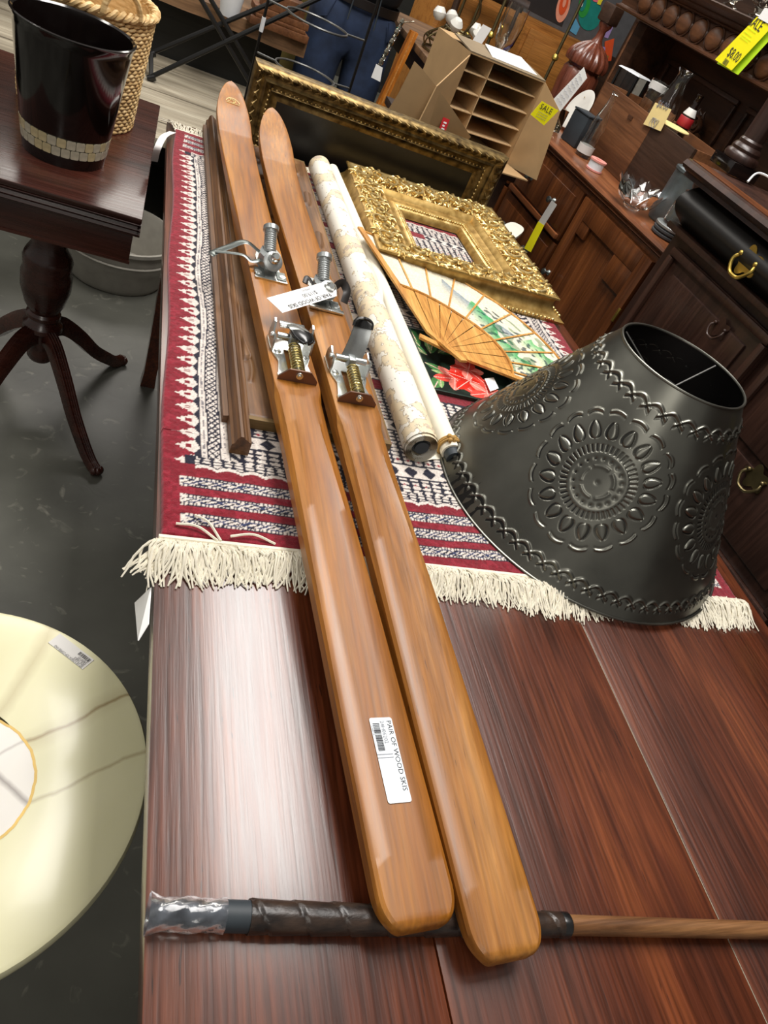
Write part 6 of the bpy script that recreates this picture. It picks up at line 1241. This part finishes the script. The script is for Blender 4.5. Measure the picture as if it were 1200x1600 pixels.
for k in range(3):
    g = thing('stacked_lid', (o_[0], o_[1], kz + .0135 * k), ('bottom grey lid of the stack under the glass jar', 'middle grey lid of the stack under the glass jar', 'top grey lid of the stack under the glass jar')[k], 'lid', 'lids under the jar'); MB().lathe([(0, .0003), (.056, .0003), (.060, .004), (.060, .010), (.056, .0128), (0, .0128)], 32, rotz((o_[0], o_[1], kz + .0135 * k), 0)).build('lid_disc', 'zinc' if k == 2 else 'charcoal', g)
# plates, amber box, long white tag and SALE card at the far end of the cabinet
p = U(918, 160, x=1.80); pt_ = thing('white_plate', tuple(p), 'white ceramic plate leaning upright at the end of the crate', 'plate')
Mpl = frame((p[0], p[1] + .03, kz + .092), (0, 1, .0), (-.92, -.25, .30)); MB().lathe([(0, 0), (.05, 0), (.055, .004), (.085, .010), (.088, .013), (.084, .014), (.055, .009), (0, .006)], 40, Mpl).build('plate_disc', 'white_ceramic', pt_)
MB().lathe([(0, .006), (.003, .009), (0, .0095)], 10, at(Mpl, .02, -.05, .004)).build('gold_speck', 'brass', pt_)
p = U(862, 188, x=1.66); ab = thing('amber_box', (p[0], p[1], kz), 'small glass box with amber panels below the yellow card', 'box'); Ma = rotz((p[0], p[1], kz), .15)
MB(Ma).box((-.028, -.05, .0005), (.028, .05, .09), bev=.003).build('box_body', 'smoky_glass', ab)
for k in range(2):
    for j in range(2): MB(Ma).box((-.0305, -.044 + j * .046, .008 + k * .042), (-.0285, -.002 + j * .046, .042 + k * .042)).build('amber_pane', 'tortoise', ab)
lt = thing('long_white_tag', tuple(U(890, 140, x=1.70)), 'long handwritten white tag standing behind the yellow card', 'tag')
q = [U(*p, x=1.60) for p in ((912, 105), (917, 122), (872, 178), (858, 162))]; card(q, 'paper_white', lt); 
m = MB()
for k in range(7): u0 = .12 + k * .11; a_ = q[0] * (1 - u0) + q[3] * u0; b2 = q[1] * (1 - u0) + q[2] * u0; cc = [a_ * (1 - v) + b2 * v + np.array([-.003, 0, .003 * math.sin(v * 22 + k)]) for v in np.linspace(.15, .85, 10)]; m.tube(cc, .0008, 4)
m.build('handwriting', 'ink_grey', lt)
yc = thing('sale_card', tuple(U(850, 175, y=2.49)), 'small yellow card reading SALE beside the cardboard carton', 'tag')
q = [U(*p, y=2.49) for p in ((847, 158), (873, 173), (850, 196), (829, 179))]; card(q, 'tag_yellow', yc); Mq = cardframe(q, .0016); Wq = np.linalg.norm(q[1] - q[0]); text('lettering', 'SALE', Wq * .34, at(Mq, 0, Wq * .18), 'ink', yc, 'CENTER', .95)
m = MB(Mq)
for k in range(3): m.box((-Wq * .3, -Wq * (.05 + k * .1), 0), (Wq * .25, -Wq * (.05 + k * .1) + .0012, .0002))
m.build('fine_print', 'ink_grey', yc, ang=0)
# turned newel finial
p = U(890, 150, x=1.86); nf = thing('newel_finial', (p[0], p[1], kz), 'large reddish turned newel finial with fluted dome behind the plates', 'finial'); o = np.array([p[0], p[1], kz]); hh = .05
MB().lathe([(0, .001), (.085, .001), (.09, .02), (.084, .05), (.092, .14), (.088, .20), (.076, .215), (.08, .225)], 32, rotz(o, 0)).build('turned_body', 'red_wood', nf)
rows = []
for u in np.linspace(0, 1, 14):
    r_ = .098 * math.sin(PI * (.40 + .60 * u) ) ** .70 if u < .98 else .012; rows.append([o + (r_ * (1 + .05 * math.cos(16 * t)) * math.cos(t), r_ * (1 + .05 * math.cos(16 * t)) * math.sin(t), .226 + .105 * u) for t in np.linspace(0, 2 * PI, 96, endpoint=False)])
MB().grid(rows, cv=True, flip=True).build('fluted_dome', 'red_wood', nf, ang=60)
MB().lathe([(.03, .318), (.018, .34), (.016, .37), (.03, .39), (.03, .40), (0, .40)], 24, rotz(o, 0)).build('neck', 'red_wood', nf)
MB(rotz(o, .4)).box((-.036, -.036, .3995), (.036, .036, .47), bev=.01).build('top_block', 'dark_crate_wood', nf)
# ---------------------------------------------------------------- background furniture by the far wall
ok = thing('oak_dresser', (2.1, 4.75, 0), 'golden oak dresser carcass under the bright painting', 'dresser')
zo = U(860, 60, y=4.6)[2]
MB().box((1.50, 4.62, 0), (2.62, 5.1, 1.13), bev=.004).build('carcass', 'golden_oak', ok)
for k in range(3): 
    for x0_, x1_ in ((1.53, 2.03), (2.06, 2.58)): d_ = MB().box((x0_, 4.600, .08 + k * .345), (x1_, 4.619, .40 + k * .345), bev=.004).build('drawer', 'golden_oak', ok); MB().box((x0_ + .05, 4.592, .12 + k * .345), (x1_ - .05, 4.5995, .36 + k * .345), bev=.004).build('drawer_panel', 'golden_oak', d_)
pa = thing('bright_painting', (2.2, 4.72, 1.131), 'colourful abstract painting on dark ground leaning on the oak dresser', 'painting')
MB().box((1.72, 4.72, 1.1315), (2.72, 4.74, 1.75)).build('canvas', 'stair_paint_grey', pa)
def blob(pts, matn, dy, name='painted_shape'):
    q = [U(px, py, y=4.72 - dy) for px, py in pts]; m = MB(); n = len(q); fr2 = [tuple(v) for v in q]; bk2 = [(v[0], v[1] + .001, v[2]) for v in q]; m.add(fr2 + bk2, [tuple(range(n)), tuple(range(2 * n - 1, n - 1, -1))] + [(i, n + i, n + (i + 1) % n, (i + 1) % n) for i in range(n)]); return m.build(name, matn, pa, ang=0)
def ell(cx, cy, a, b, rot, n=20): return [(cx + a * math.cos(t) * math.cos(rot) - b * math.sin(t) * math.sin(rot), cy + a * math.cos(t) * math.sin(rot) + b * math.sin(t) * math.cos(rot)) for t in np.linspace(0, 2 * PI, n, endpoint=False)]
blob([(815, -30), (905, -30), (878, 42), (825, 15)], 'paint_dark', .002); blob(ell(880, 10, 10, 26, .25), 'paint_peach', .004); blob(ell(881, 6, 6.5, 18, .25), 'paint_orange', .006); blob(ell(882, 4, 2.5, 8, .25), 'paint_peach', .008)
blob(ell(922, 24, 18, 24, .2), 'paint_teal', .003); blob([(898, 25), (906, 42), (900, 55), (890, 48)], 'paint_blue', .004); blob(ell(913, 8, 9, 20, .2), 'paint_green', .005); blob(ell(911, 5, 5, 13, .2), 'paint_teal', .007); blob(ell(909, 6, 2, 5, .2), 'paper_white', .009)
blob([(924, -8), (938, -8), (934, 4), (927, 2)], 'paint_pink', .006); blob([(938, -8), (946, -8), (938, 8), (933, 6)], 'paint_yellow', .007); blob([(945, 65), (960, 60), (955, 95), (944, 96)], 'paint_orange', .005); blob([(938, 72), (946, 74), (944, 92), (934, 90)], 'paint_violet', .006); blob([(960, 20), (975, 5), (950, 60), (944, 58)], 'paint_violet', .003)
ch_ = thing('dark_chair', (1.62, 4.2, 0), 'dark wooden chair with curved top rail in front of the oak dresser', 'chair')
zs = .45; X_, Y_ = 1.70, 4.22
MB().box((X_ - .2, Y_ - .2, zs - .03), (X_ + .2, Y_ + .2, zs), bev=.01).build('seat', 'dark_crate_wood', ch_)
for sx in (-1, 1):
    MB().tube([(X_ + sx * .17, Y_ - .17, zs - .03), (X_ + sx * .18, Y_ - .18, 0)], [.02, .016], 10).build('leg', 'dark_crate_wood', ch_); MB().tube(bez([(X_ + sx * .17, Y_ + .17, 0), (X_ + sx * .17, Y_ + .17, zs), (X_ + sx * .175, Y_ + .22, 1.16)], 5), .018, 10).build('back_post', 'dark_crate_wood', ch_)
MB().tube([(X_ + u, Y_ + .22 + .03 * (1 - (u / .22) ** 2), 1.17) for u in np.linspace(-.22, .22, 12)], .028, 10, flat=1.3).build('top_rail', 'dark_crate_wood', ch_)
c0 = np.array([1.425, 3.38, .921]); gs = thing('stem_glass', tuple(c0), 'tall clear hurricane glass behind the cardboard carton', 'glass'); MB().lathe([(r_ * 1.4, z_ * 2.0) for r_, z_ in ((0, .0005), (.03, .0005), (.03, .004), (.008, .012), (.006, .05), (.012, .06), (.03, .085), (.036, .12), (.034, .155), (.032, .155), (.034, .12), (.027, .088), (0, .066))], 24, rotz(c0, 0)).build('goblet_wall', 'clear_glass', gs)
c0 = U(858, 120, y=3.05); bl = thing('cobalt_dish', (1.632, 3.43, kz), 'dark cobalt blue dish behind the carton', 'dish')
MB().lathe([(0, .001), (.05, .001), (.055, .008), (.12, .05), (.125, .055), (.118, .055), (.05, .012), (0, .01)], 36, rotz((1.632, 3.43, kz), 0)).build('dish_wall', 'cobalt', bl)
